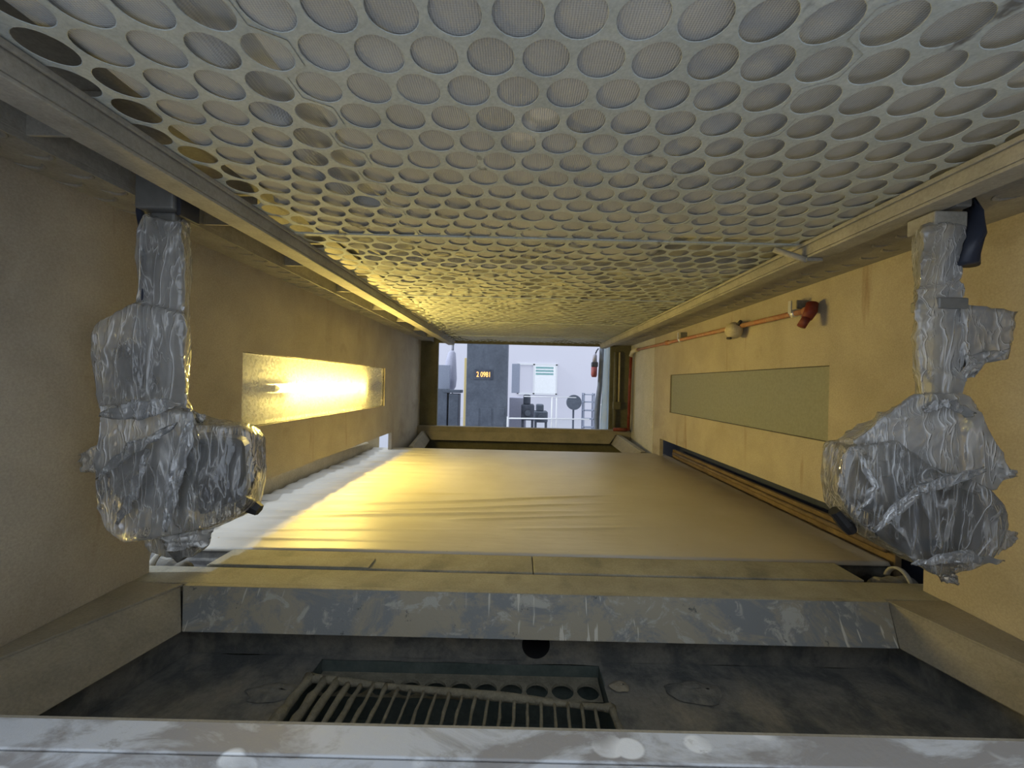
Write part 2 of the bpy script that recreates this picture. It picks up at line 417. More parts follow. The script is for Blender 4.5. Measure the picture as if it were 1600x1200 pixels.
def recess(x, y):
    """how far the cloth hangs back above the plate"""
    d = 0.0045 + 0.006 * max(0, nz(x, y, 0, 3.1)) + 0.003 * nz(x, y, 4, 14)
    if 0.5 < y < 1.54: d += 0.008 * max(0, nz(x, y, 9, 2.0))
    if y < 1.45 and x > 0.25: d += 0.012 * min(1, (x - 0.25) / 0.3) * max(0, min(1, (1.25 - y) / 0.2))
    if x < -0.78 + 0.05 * nz(0, y, 2, 6): d += 0.10
    if 1.54 < y < 1.9 and -0.90 < x < -0.45: d += 0.035 * (0.6 + nz(x, y, 3, 9))
    if 1.50 < y < 1.85 and 0.55 < x < 1.1: d += 0.030
    if y > 2.5: d += 0.008
    if y > 2.0: d += 0.05 * max(0, nz(x, y, 7, 4.0) + 0.05)
    if abs(y - 1.86) < 0.05: d += 0.02
    if abs(x + 0.49 + 0.03 * nz(0, y, 1, 5)) < 0.045 and y < 1.3: d += 0.022
    if y > 1.54 and x < -0.25: d += 0.025 * max(0, nz(x, y, 12, 4.5) + 0.25)
    if y > 1.54 and x > 0.40: d += 0.020 * max(0, nz(x, y, 13, 4.5) + 0.15)
    return max(0.0012, d)
SPLITS = (-1.35, -0.40, 0.525, 1.50)
for bi, ylo in enumerate(bays):
    yhi = min(ylo + 1.06, 5.36 + 0.0)
    if yhi - ylo < 0.2: continue
    ylo2 = max(ylo, Y0) if bi == 0 else ylo + 0.0015
    n_rows = int(round((yhi - ylo) / ROW))
    for pi in range(3):
        m = MB()
        for r in range(n_rows):
            cy = ylo + (yhi - ylo) / 2 + (r - (n_rows - 1) / 2) * ROW
            if cy < Y0 - 0.03: continue
            for c in range(-16, 18):
                cx = 0.031 + c * PIT + (PIT / 2 if r % 2 else 0)
                if not (SPLITS[pi] <= cx < SPLITS[pi + 1]): continue
                if cx < SLOT_L[1] or cx > SLOT_R[0] - 0.02: continue
                hexcell(m, cx, cy, ylo2, yhi - 0.0015, r == 0, r == n_rows - 1, CEIL + 0.0012 * ((bi + pi) % 2))
        m.build('perforated_panel', 'ceiling_plate', ceil)
    f = MB()
    for pi in range(3):
        f = MB(); a, b = max(SPLITS[pi], XL), min(SPLITS[pi + 1], XR)
        nx, ny = int((b - a) / 0.02), int((yhi - ylo2) / 0.02)
        f.grid(nx, ny, lambda u, v: (a + (b - a) * u, ylo2 + (yhi - ylo2) * v, CEIL + recess(a + (b - a) * u, ylo2 + (yhi - ylo2) * v)))
        f.build('filter_mat', 'filter_fabric', ceil, smooth=True)
    if bi > 0:      # folded joint strip between two bays of panels
        s = MB().box(SLOT_L[1] + 0.02, SLOT_R[0] - 0.02, ylo - 0.012, ylo + 0.012, CEIL - 0.003, CEIL + 0.004)
        s.build('joint_strip', 'ceiling_plate', ceil, bevel=0.002)

# ------------------------------------------------------------------ robot rails under the ceiling
def robot_rail(x0, x1, slot0, slot1, label, brackets):
    s = 1 if x1 > x0 else -1
    b = thing('robot_rail', ((x0 + x1) / 2, 2.97, 0.488), label, 'rail', 'robot rails along the ceiling')
    a, c = min(x0, x1), max(x0, x1)
    MB().box(a, c, Y0, Y1, 0.488, 0.497).build('bottom_flange', 'rail_dust', b, 0.002)
    MB().box(x0 - 0.003, x0 + 0.003, Y0, Y1, 0.4972, CEIL - 0.003).build('inner_web', 'rail_dust', b)
    MB().box(x0 - 0.012 * s - 0.004, x0 - 0.012 * s + 0.004, Y0, Y1, CEIL - 0.014, CEIL - 0.002).build('edge_bead', 'rail_dust', b, 0.002)
    for y in brackets:
        q = MB(); lo, hi = min(x1, slot1), max(x1, slot1)
        q.box(lo, hi, y - 0.004, y + 0.004, 0.537, 0.64); q.build('bracket', 'rail_dust', b, 0.001)
    q = MB(); lo, hi = min(slot1, slot1 + 0.006 * s), max(slot1, slot1 + 0.006 * s)
    q.box(lo, hi, Y0, Y1, CEIL - 0.006, CEIL + 0.10); q.build('slot_web', 'rail_dust', b)
    q = MB(); lo, hi = sorted((x0 + 0.012 * s, slot1))
    q.box(lo, hi, Y0, Y1, CEIL + 0.10, CEIL + 0.106); q.build('slot_lid', 'rail_dust', b)
    return b
robot_rail(-0.868, -0.945, -0.945, -1.130, 'long dusty ceiling rail that carries the left wrapped spray robot', [0.62, 0.93, 1.45, 1.95, 2.5, 3.1, 3.7, 4.3, 4.9])
robot_rail(1.044, 1.115, 1.115, 1.178, 'long dusty ceiling rail that carries the right wrapped spray robot', [0.62, 0.93, 1.55, 2.1, 2.7, 3.3, 3.9, 4.5, 5.0])
# solid dusted strips between the rail slots and the walls, with arcs of caked overspray
for name, a, b, lab in (('trim_3', XL, -1.131, 'dusted strip between the left ceiling rail slot and the wall'), ('trim_4', 1.185, XR, 'dusted strip between the right ceiling rail slot and the wall')):
    e = sroot(name, ((a + b) / 2, 2.97, 0.533), lab)
    MB().box(a, b, Y0, Y1, 0.533, CEIL).build('strip', 'rail_dust', e)
    MB().box(b - 0.004 if a < 0 else a, b if a < 0 else a + 0.004, Y0, Y1, 0.522, 0.5328).build('strip_lip', 'rail_dust', e)
    me = None
    for row in range(2):
        for k in range(44):
            y = 0.70 + k * 0.095 + 0.047 * row; x = (a + b) / 2 + (0.048 if row else -0.028) * (1 if a > 0 else -1)
            if nz(x * 9, y * 2.3, 5) < -0.12: continue
            if me is None:
                q = MB().tube([(0.034 * math.cos(t_), 0.034 * math.sin(t_), 0) for t_ in [R(-75 + 15 * i) for i in range(11)]], [0.001 + 0.0065 * math.sin(math.pi * i / 10) for i in range(11)], 6, 0.6)
                o = q.build('overspray_ridge', 'rail_dust', e, smooth=True); me = o.data
                for v in me.vertices: v.co += Vector(e['_base'])
            else:
                o = bpy.data.objects.new('overspray_ridge', me); COL.objects.link(o); o.parent = e
            o.location = Vector((x, y, 0.5315)) - Vector(e['_base']); o.rotation_euler.z = R(90 + 25 * nz(x, y, 1, 4))
# stub clamp sitting on the right rail at the first panel joint
t = thing('rail_clamp', (1.02, 1.53, 0.48), 'small dusty clamp bar on the right ceiling rail at the panel joint', 'clamp')
MB().tube([(0.955, 1.56, 0.535), (1.03, 1.52, 0.492), (1.05, 1.51, 0.480)], 0.011, 10).build('bar', 'rail_dust', t, smooth=True)
MB().box(1.04, 1.10, 1.50, 1.53, 0.476, 0.4878).build('jaw', 'rail_dust', t, 0.002)

# ------------------------------------------------------------------ wall lamps
def wall_lamp(xi, out, label, lit):
    """recess box behind the wall opening with glass, batten, tube"""
    d = 0.15 * out
    e = thing('wall_lamp', (xi + d / 2, (LY0 + LY1) / 2, LZ0), label, 'lamp')
    h = MB(); a, b = sorted((xi + d, xi + d + 0.006 * out)); h.box(a, b, LY0, LY1, LZ0, LZ1)
    a, b = sorted((xi + 0.036 * out, xi + d))
    h.box(a, b, LY0, LY1, LZ1, LZ1 + 0.006); h.box(a, b, LY0, LY1, LZ0 - 0.006, LZ0)
    h.box(a, b, LY0 - 0.006, LY0, LZ0, LZ1); h.box(a, b, LY1, LY1 + 0.006, LZ0, LZ1)
    h.build('reflector_box', 'reflector', e)
    mid = -0.058
    a, b = sorted((xi + d - 0.004 * out, xi + d - 0.045 * out))
    MB().box(a, b, LY0 + 0.01, LY1 - 0.01, mid - 0.03, mid + 0.03).build('batten', 'lamp_batten', e, 0.004)
    xt = xi + d - 0.075 * out
    y0, y1 = (2.33, 3.51)
    tb = MB().cyl((xt, y0, mid), (xt, y1, mid), 0.014).build('tube', 'tube_glow' if lit else 'reflector', e, smooth=True)
    for y, s in ((y0, -1), (y1, 1)):
        k = MB().cyl((xt, y + 0.001 * s, mid), (xt, y + 0.03 * s, mid), 0.0145)
        k.build('tube_cap', 'tube_cap', tb, smooth=False)
        a, b = sorted((xt - 0.016 * out, xi + d - 0.044 * out)); c0, c1 = sorted((y + 0.03 * s, y + 0.05 * s))
        MB().box(a, b, c0, c1, mid - 0.02, mid + 0.02).build('lamp_holder', 'tube_cap', e, 0.002)
    a, b = sorted((xi + 0.012 * out, xi + 0.018 * out))
    MB().box(a, b, LY0 + 0.004, LY1 - 0.004, LZ0 + 0.004, LZ1 - 0.004).build('glass_pane', 'dusty_pane' if lit else 'caked_pane', e)
    g = MB(); a, b = sorted((xi + 0.010 * out, xi + 0.020 * out))
    for (p, q, r, s) in ((LY0, LY1, LZ1 - 0.004, LZ1), (LY0, LY1, LZ0, LZ0 + 0.004), (LY0, LY0 + 0.004, LZ0 + 0.004, LZ1 - 0.004), (LY1 - 0.004, LY1, LZ0 + 0.004, LZ1 - 0.004)):
        MB().box(a, b, p, q, r, s).build('gasket', 'dark_gasket', e)
    return e
wall_lamp(XL, -1, 'glowing yellow tube lamp behind dusty glass in the left wall', True)
wall_lamp(XR, 1, 'unlit wall lamp behind caked grey-green glass below the copper pipe', False)

# ------------------------------------------------------------------ conveyor
BZ = -0.70
cv = thing('conveyor', (0.03, 3.0, FB), 'wide belt conveyor bed running down the middle of the booth', 'conveyor')
BX0, BX1, BY0, BY1 = -1.505, 1.545, 1.685, 4.34
m = MB()
m.box(BX0, BX1, BY0 + 0.03, BY1 - 0.03, BZ - 0.012, BZ - 0.005); m.build('belt', 'dark_gasket', cv, 0.002)
for y in (BY0 + 0.045, BY1 - 0.045):
    MB().cyl((BX0, y, BZ - 0.058), (BX1, y, BZ - 0.058), 0.044, 28).build('roller', 'grey_lump', cv, smooth=True)
MB().box(-1.40, 1.44, BY0 + 0.12, BY1 - 0.12, FB, BZ - 0.02).build('bed_frame', 'black_void', cv)
MB().box(-1.565, -1.525, 1.70, 4.50, -0.80, -0.600).build('side_guard', 'side_guard', cv, 0.006)
MB().box(1.575, 1.605, 1.70, 4.18, -0.80, -0.628).build('side_guard', 'brown_guard', cv, 0.006)
MB().tube([(1.555, 1.72, -0.66), (1.555, 4.1, -0.66)], 0.013, 10).build('guide_rod', 'brown_guard', cv, smooth=True)
# film sheet on the belt with real creases
CRE = [((-1.5, 2.02), (0.35, 2.28), 0.006, 0.020), ((-1.5, 2.12), (-0.2, 2.22), 0.006, 0.014), ((-0.9, 2.30), (0.62, 2.62), 0.007, 0.022),
       ((-0.7, 2.22), (0.55, 2.44), 0.005, 0.018), ((-0.3, 2.10), (0.6, 2.22), 0.004, 0.018), ((-1.5, 1.86), (-0.3, 1.95), 0.005, 0.014),
       ((-1.5, 1.77), (-0.4, 1.80), 0.004, 0.012), ((0.0, 1.98), (0.9, 2.06), 0.003, 0.02), ((-1.5, 2.45), (-0.2, 2.62), 0.005, 0.02),
       ((-1.5, 2.75), (-0.5, 2.86), 0.006, 0.018), ((-1.5, 3.05), (-0.6, 3.10), 0.006, 0.018), ((-1.5, 3.30), (-0.7, 3.32), 0.006, 0.018),
       ((-1.5, 3.52), (-0.7, 3.53), 0.006, 0.018), ((-1.5, 3.75), (-0.8, 3.76), 0.006, 0.018), ((-1.5, 3.96), (-0.8, 3.97), 0.006, 0.018), ((-1.5, 2.9), (-0.8, 2.98), 0.005, 0.014)]
def sheet_h(x, y):
    h = 0.0012 * nz(x, y, 0, 2.2)
    fx = math.exp(-(x + 1.5) / 0.55)
    h += 0.005 * fx * math.sin(2 * math.pi * (y * 6.5 + 0.5 * nz(x, y, 1, 1.5) - 0.45 * x))
    h += 0.0012 * nz(x * 0.5, y * 4.5, 2, 2.2)
    for (ax, ay), (bx, by), amp, w in CRE:
        t = (x - ax) / (bx - ax)
        if -0.1 < t < 1.1:
            yc = ay + (by - ay) * t + 0.02 * nz(x, ay, 5, 1.6)
            d = (y - yc) / w
            if abs(d) < 3:
                h += 1.6 * amp * math.exp(-d * d) * max(0, min(1, (t + 0.1) / 0.15)) * max(0, min(1, (1.1 - t) / 0.5))
    return h
m = MB()
NX, NY = 170, 340
def sheet(u, v):
    x = BX0 + (BX1 - BX0) * u; y = BY0 + (BY1 - BY0) * v
    e = min(y - BY0, BY1 - y)
    drop = -0.014 * max(0, 1 - e / 0.012) ** 2 - 0.02
    return (x, y, BZ + sheet_h(x, y) + drop + 0.02)
m.grid(NX, NY, sheet)
o = m.build('plastic_sheet', 'belt_sheet', smooth=True, origin=(0, 0, BZ))
so = o.modifiers.new('thick', 'SOLIDIFY'); so.thickness = 0.0015; so.offset = -1
tag(o, 'wide off-white creased plastic sheet covering the conveyor belt', 'sheet')
# rag bunched at the far left corner of the belt
m = MB()
m.grid(26, 8, lambda u, v: (-1.535 + 0.10 * (v - 0.5) + 0.03 * nz(u * 3, v * 2, 1), 3.28 + 0.80 * u, -0.592 + 0.045 * math.sin(v * math.pi) * (0.4 + 0.6 * abs(nz(u * 7, v * 3, 3))) - 0.04 * u))
o = m.build('masking_paper', 'side_guard', smooth=True); s = o.modifiers.new('thick', 'SOLIDIFY'); s.thickness = 0.004
tag(o, 'crumpled strip of masking paper on the guard beside the left belt edge', 'paper')

# cross beam, cover plates between tray and belt
MB_ = MB(); MB_.box(-1.42, 1.58, 1.385, 1.512, BZ - 0.06, BZ); MB_.box(-1.42, 1.58, 1.500, 1.512, FB, BZ - 0.06)  # thin lower board is added to keep sun out of the tray
o = MB_.build('cross_beam', 'conveyor_plate', bevel=0.005); tag(o, 'dusty flat cross beam between drip tray and cover plates, with an added sun-blocking board below', 'beam')
for i, (a, b, lab) in enumerate(((-1.150, 0.066, 'dusty cover plate before the belt, left of the seam'), (0.069, 1.300, 'dusty cover plate before the belt, right of the seam'))):
    m = MB(); m.hexa([(a, 1.524, BZ - 0.010), (b, 1.524, BZ - 0.010), (b, 1.672, BZ - 0.010), (a, 1.672, BZ - 0.010), (a, 1.524, BZ), (b, 1.524, BZ), (b, 1.672, BZ), (a, 1.672, BZ)])
    o = m.build('cover_plate', 'conveyor_plate', bevel=0.003); tag(o, lab, 'plate', 'cover plates before the belt')
m = MB(); m.box(-1.14, -0.545, 1.520, 1.60, BZ + 0.0005, BZ + 0.006)
tag(m.build('cover_strip', 'conveyor_plate', bevel=0.004), 'short thin steel strip laid on the left cover plate', 'plate')
# dusty bearing lumps at both ends of the near roller
def bearing(sx, x0, label):
    e = thing('roller_bearing', (x0, 1.56, BZ - 0.12), label, 'bearing')
    prof = [(0, 0.030), (0.02, 0.040), (0.05, 0.036), (0.075, 0.044), (0.10, 0.040), (0.13, 0.046), (0.15, 0.042)]
    MB().tube([(x0 + sx * d, 1.59, BZ - 0.058) for d, r in prof], [r for d, r in prof], 24).build('housing', 'grey_lump', e, smooth=True)
    a = MB()
    a.tube([(x0 + sx * 0.10, 1.59 + 0.058 * math.cos(q), BZ - 0.058 + 0.075 * math.sin(q)) for q in [R(20 + 8 * k) for k in range(21)]], 0.012, 8, 0.5)
    a.build('guard_band', 'rail_dust', e, smooth=True)
bearing(-1, -1.27, 'dusty roller bearing at the left end of the conveyor')
bearing(1, 1.39, 'dusty roller bearing at the right end of the conveyor')

# ------------------------------------------------------------------ near drip tray
TF = -0.925
tr = thing('drip_tray', (0.07, 1.0, FB), 'shallow steel drip tray with sloping sides at the booth entry', 'tray')
def plate_slab(quad, d, name, mat, parent, bevel=0.003):
    return MB().slab(quad, d).build(name, mat, parent, bevel)
# far face: slightly raked, flange on top
plate_slab([(-1.105, 1.362, BZ + 0.002), (1.245, 1.362, BZ + 0.002), (1.215, 1.288, -0.805), (-1.045, 1.288, -0.805)], (0, 0.012, 0), 'far_side', 'steel_face', tr)
plate_slab([(-1.105, 1.362, BZ + 0.003), (1.245, 1.362, BZ + 0.003), (1.245, 1.384, BZ + 0.003), (-1.105, 1.384, BZ + 0.003)], (0, 0, -0.008), 'far_flange', 'conveyor_plate', tr, 0.002)
plate_slab([(-1.118, 1.372, BZ), (-1.262, 0.98, BZ), (-1.296, 0.885, BZ), (-1.298, 0.665, BZ), (-1.185, 0.665, -0.815), (-1.045, 1.290, -0.805)], (-0.012, 0, -0.004), 'left_side', 'tray_side', tr)
plate_slab([(-1.112, 1.372, BZ + 0.004), (-1.256, 0.98, BZ + 0.004), (-1.298, 0.98, BZ + 0.004), (-1.298, 1.38, BZ + 0.004)], (0, 0, -0.008), 'side_flange', 'tray_side', tr, 0.002)
plate_slab([(1.248, 1.372, BZ), (1.352, 0.98, BZ), (1.435, 0.667, BZ), (1.410, 0.665, -0.815), (1.330, 0.94, -0.815), (1.215, 1.290, -0.805)], (0.010, 0, -0.004), 'right_side', 'tray_side', tr)
plate_slab([(1.246, 1.372, BZ + 0.004), (1.350, 0.98, BZ + 0.004), (1.448, 0.98, BZ + 0.004), (1.448, 1.38, BZ + 0.004)], (0, 0, -0.008), 'side_flange', 'tray_side', tr, 0.002)
plate_slab([(-1.085, 1.372, -0.80), (-1.235, 0.665, -0.80), (-1.235, 0.665, TF - 0.02), (-1.085, 1.372, TF - 0.02)], (-0.006, 0, 0), 'left_leak_cover', 'tray_floor', tr)  # added under the tray side to close a light leak
plate_slab([(1.255, 1.372, -0.80), (1.42, 0.665, -0.80), (1.42, 0.665, TF - 0.02), (1.255, 1.372, TF - 0.02)], (0.006, 0, 0), 'right_leak_cover', 'tray_floor', tr)  # matching light-leak cover, added on the right
# back wall under the face, with a round pipe hole
bw = MB(); bw_y = 1.372; HC = (0.075, -0.872, 0.047)
ring = [(HC[0] + HC[2] * math.cos(q), bw_y, HC[1] + HC[2] * math.sin(q)) for q in [k * 2 * math.pi / 32 for k in range(32)]]
def sq(q):
    c, s = math.cos(q), math.sin(q); k = 1 / max(abs(c), abs(s)); return (HC[0] + 0.053 * k * c, bw_y, HC[1] + 0.053 * k * s)
outer = [sq(k * 2 * math.pi / 32) for k in range(32)]
bw.add(ring + outer, [(k, (k + 1) % 32, 32 + (k + 1) % 32, 32 + k) for k in range(32)])
zl, zh = HC[1] - 0.053, HC[1] + 0.053
bw.add([(-1.2, bw_y, TF), (HC[0] - 0.053, bw_y, TF), (HC[0] - 0.053, bw_y, -0.72), (-1.2, bw_y, -0.72)], [(0, 1, 2, 3)])
bw.add([(HC[0] + 0.053, bw_y, TF), (1.4, bw_y, TF), (1.4, bw_y, -0.72), (HC[0] + 0.053, bw_y, -0.72)], [(0, 1, 2, 3)])
bw.add([(HC[0] - 0.053, bw_y, zh), (HC[0] + 0.053, bw_y, zh), (HC[0] + 0.053, bw_y, -0.72), (HC[0] - 0.053, bw_y, -0.72)], [(0, 1, 2, 3)])
bw.build('back_wall', 'tray_floor', tr)
MB().tube([(HC[0], bw_y, HC[1]), (HC[0], bw_y + 0.10, HC[1])], HC[2], 32, 1.0, False).build('drain_pipe', 'black_void', tr, smooth=True)
MB().box(HC[0] - 0.06, HC[0] + 0.06, bw_y + 0.10, bw_y + 0.104, HC[1] - 0.06, HC[1] + 0.06).build('pipe_end', 'black_void', tr)
# floor with sump opening
SX0, SX1, SY0, SY1 = -0.630, 0.283, 0.80, 1.352
fl = MB()
def fh(x, y): return TF + 0.006 * nz(x, y, 0, 5) + 0.012 * max(0, nz(x, y, 3, 3.0) - 0.12) * 2
def patch(x0, x1, y0, y1):
    nx, ny = max(2, int((x1 - x0) / 0.02)), max(2, int((y1 - y0) / 0.02))
    fl.grid(nx, ny, lambda u, v: (x0 + (x1 - x0) * u, y0 + (y1 - y0) * v, fh(x0 + (x1 - x0) * u, y0 + (y1 - y0) * v)))
patch(-1.28, SX0, 0.662, bw_y); patch(SX1, 1.43, 0.662, bw_y); patch(SX0, SX1, 0.662, SY0); patch(SX0, SX1, SY1, bw_y)
fl.build('tray_floor', 'tray_floor', tr, smooth=True)
# sump box and its perforated plate
sp = thing('sump_box', (-0.17, 1.08, FB), 'dark green drain sump with perforated plate under the grate', 'sump')
s = MB()
for (a, b, c, d) in ((SX0 - 0.004, SX0, SY0, SY1), (SX1, SX1 + 0.004, SY0, SY1), (SX0, SX1, SY0 - 0.004, SY0), (SX0, SX1, SY1, SY1 + 0.004)): s.box(a, b, c, d, -1.12, TF - 0.002)
s.box(SX0, SX1, SY0, SY1, -1.124, -1.12)
s.build('walls', 'sump_green', sp)
pl = MB(); PP = 0.0805; PR = 0.035; PZ = -0.962
def sqcell(cx, cy, hx, hy):
    n = 24; vs = []
    for k in range(n):
        a = k * 2 * math.pi / n + math.pi / 4; c, sn = math.cos(a), math.sin(a); q = 1 / max(abs(c), abs(sn)); vs.append((cx + hx * c * q, cy + hy * sn * q, PZ))
    for k in range(n):
        a = k * 2 * math.pi / n + math.pi / 4; vs.append((cx + PR * math.cos(a), cy + PR * math.sin(a), PZ))
    for k in range(n):
        a = k * 2 * math.pi / n + math.pi / 4; vs.append((cx + PR * math.cos(a), cy + PR * math.sin(a), PZ - 0.010))
    pl.add(vs, [(k, (k + 1) % n, n + (k + 1) % n, n + k) for k in range(n)] + [(n + k, n + (k + 1) % n, 2 * n + (k + 1) % n, 2 * n + k) for k in range(n)])
for i in range(11):
    for j in range(1):
        sqcell(0.238 - i * PP, 1.288 - j * 0.085, PP / 2, 0.0425)
pl.build('perforated_plate', 'grate_crust', sp)
MB().box(SX0 + 0.004, SX1 - 0.004, 1.3310, SY1 - 0.001, PZ - 0.004, PZ).build('plate_border', 'grate_crust', sp)
# grate, askew over the sump
g = thing('drain_grate', (-0.17, 1.12, TF), 'crusted bar grate lying askew over the tray sump', 'grate')
def gp(t, w, dz=0.0):
    """t 0..1 along the grate, w 0 far rail .. 1 near rail"""
    x = -0.60 + (0.268 + 0.60) * t; y = 1.243 - 0.070 * t - w * 0.20; return (x, y, TF + 0.016 - 0.012 * t + dz)
def lumpy(a, b, r, n, seed, seg=8):
    a, b = Vector(a), Vector(b); p = []; rs = []
    for i in range(n + 1):
        t = i / n; q = a.lerp(b, t); k = nz(t * 5 + seed, seed * 1.7, 0.3)
        p.append(q + Vector((0.003 * nz(seed, t * 4), 0, 0.003 * k))); rs.append(r * (1 + 0.45 * k + (0.35 if (i in (0, n)) else 0)))
    return MB().tube(p, rs, seg)
lumpy(gp(-0.02, 0), gp(1.02, 0), 0.011, 40, 1.3).build('far_rail', 'grate_crust', g, smooth=True)
lumpy(gp(-0.02, 1), gp(1.02, 1), 0.011, 40, 2.3).build('near_rail', 'grate_crust', g, smooth=True)
lumpy(gp(-0.02, 0), gp(-0.035, 1), 0.016, 10, 3.3).build('end_rail', 'grate_crust', g, smooth=True)
lumpy(gp(1.02, 0), gp(1.035, 1), 0.010, 10, 4.3).build('end_rail', 'grate_crust', g, smooth=True)
NB = 22
for i in range(NB):
    t_ = (i + 0.8) / (NB + 0.6)
    r = 0.0046 + 0.007 * max(0, 1 - i / 6)
    lumpy(gp(t_, 0), gp(t_ - 0.01, 1), r, 8, 5 + i * 0.77).build('bar', 'grate_crust', g, smooth=True)
# debris on the tray floor
for i, (x, y, sx_, sy_, sz_, lab) in enumerate(((0.33, 1.255, 0.032, 0.022, 0.010, 'small pale flake of dried overspray right of the grate'),
                                         (0.55, 1.24, 0.09, 0.045, 0.016, 'large crust of dried overspray on the tray floor right of the grate'),
                                         (-0.70, 1.20, 0.085, 0.035, 0.014, 'dark crust of dried overspray on the tray floor left of the grate'))):
    m = MB()
    def fl_(u, v, x=x, y=y, sx_=sx_, sy_=sy_, sz_=sz_, i=i):
        a = u * 2 * math.pi; rr = v * (1 + 0.35 * nz(math.cos(a) * 1.5, math.sin(a) * 1.5, i * 3.1))
        return (x + sx_ * rr * math.cos(a), y + sy_ * rr * math.sin(a), TF + 0.006 + sz_ * (1 - v ** 3) * (0.7 + 0.5 * nz(u * 5, v * 5, i)))
    m.grid(24, 6, fl_); o = m.build('overspray_flake', 'tray_side' if i == 0 else 'tray_floor', smooth=True)
    tag(o, lab, 'debris')
# entry lip: folded, paint-splashed sheet in front
lp = thing('entry_sill', (0.05, 0.6, FB), 'paint-splashed folded steel sill in front of the drip tray', 'sill')
MB().slab([(OX0 - 0.12, 0.657, -0.550), (OX1 + 0.12, 0.657, -0.550), (OX1 + 0.12, 0.601, -0.5515), (OX0 - 0.12, 0.601, -0.5515)], (0, 0, -0.006)).build('top_fold', 'lip_paint', lp, 0.002)
MB().slab([(OX0 - 0.12, 0.657, -0.550), (OX1 + 0.12, 0.657, -0.550), (OX1 + 0.12, 0.660, -0.92), (OX0 - 0.12, 0.660, -0.92)], (0, -0.005, 0)).build('inner_drop', 'tray_side', lp)
MB().slab([(OX0, 0.599, -0.5530), (OX1, 0.599, -0.5530), (OX1, 0.500, -0.575), (OX0, 0.500, -0.575)], (0, 0, -0.006)).build('front_fold', 'lip_paint', lp, 0.002)
MB().slab([(OX0, 0.500, -0.575), (OX1, 0.500, -0.575), (OX1, 0.502, -1.13), (OX0, 0.502, -1.13)], (0, 0.006, 0)).build('front_apron', 'lip_paint', lp)

# ------------------------------------------------------------------ far drip tray
ft = thing('drip_tray', (0.07, 4.85, FB), 'dark drip tray at the exit beyond the belt', 'tray')
plate_slab([(-1.135, 4.40, BZ), (-1.205, 5.25, -0.635), (-1.130, 5.25, -0.74), (-1.06, 4.40, -0.80)], (-0.012, 0, -0.006), 'sloping_side', 'tray_side', ft)
plate_slab([(-1.135, 4.40, BZ + 0.004), (-1.205, 5.25, -0.631), (-1.245, 5.25, -0.631), (-1.175, 4.40, BZ + 0.004)], (0, 0, -0.01), 'side_flange', 'rail_dust', ft)
plate_slab([(1.32, 4.40, BZ), (1.255, 5.25, -0.625), (1.180, 5.25, -0.74), (1.235, 4.40, -0.80)], (0.012, 0, -0.006), 'sloping_side', 'tray_side', ft)
plate_slab([(1.32, 4.40, BZ + 0.004), (1.255, 5.25, -0.621), (1.310, 5.25, -0.621), (1.372, 4.40, BZ + 0.004)], (0, 0, -0.01), 'side_flange', 'rail_dust', ft)
plate_slab([(-1.20, 5.252, -0.63), (1.25, 5.252, -0.62), (1.16, 5.20, -0.735), (-1.11, 5.20, -0.735)], (0, 0.006, 0), 'far_side', 'tray_side', ft)
MB().box(-1.2, 1.32, 4.38, 5.25, -0.93, -0.92).build('tray_floor', 'tray_floor', ft)

# ------------------------------------------------------------------ copper air pipe on the right wall
pp = thing('air_pipe', (1.405, 3.5, -0.55), 'copper pipe along the top of the right wall dropping beside the exit', 'pipe')
PX = 1.412
def pipe_pt(y): return (PX, y, 0.395 + 0.055 * (y - 1.95) / 3.2)
MB().tube([pipe_pt(1.99), pipe_pt(2.6), pipe_pt(3.4), pipe_pt(4.3), pipe_pt(4.95)], 0.0145, 14).build('pipe_run', 'copper_dust', pp, smooth=True)
a = Vector(pipe_pt(4.95))
MB().tube([a, a + Vector((0, 0.12, 0.003)), a + Vector((-0.005, 0.20, -0.012)), a + Vector((-0.01, 0.235, -0.06))], 0.026, 14).build('pipe_elbow', 'cream_fitting', pp, smooth=True)
MB().tube([a + Vector((-0.01, 0.235, -0.06)), (1.395, 5.19, 0.0), (1.39, 5.19, -0.56)], 0.019, 14).build('drop_pipe', 'red_oxide', pp, smooth=True)
MB().tube([(1.20, 5.19, -0.548), (1.372, 5.19, -0.548)], 0.022, 12).build('base_pipe', 'red_oxide', pp, smooth=True)
MB().tube([(1.235, 5.30, 0.44), (1.235, 5.30, -0.54)], 0.022, 12).build('conduit', 'end_wall', pp, smooth=True)
MB().tube([(1.285, 5.30, 0.44), (1.285, 5.30, -0.20)], 0.012, 10).build('conduit', 'cream_fitting', pp, smooth=True)
MB().box(1.21, 1.31, 5.27, 5.33, -0.30, -0.20).build('valve_body', 'end_wall', pp, 0.012)
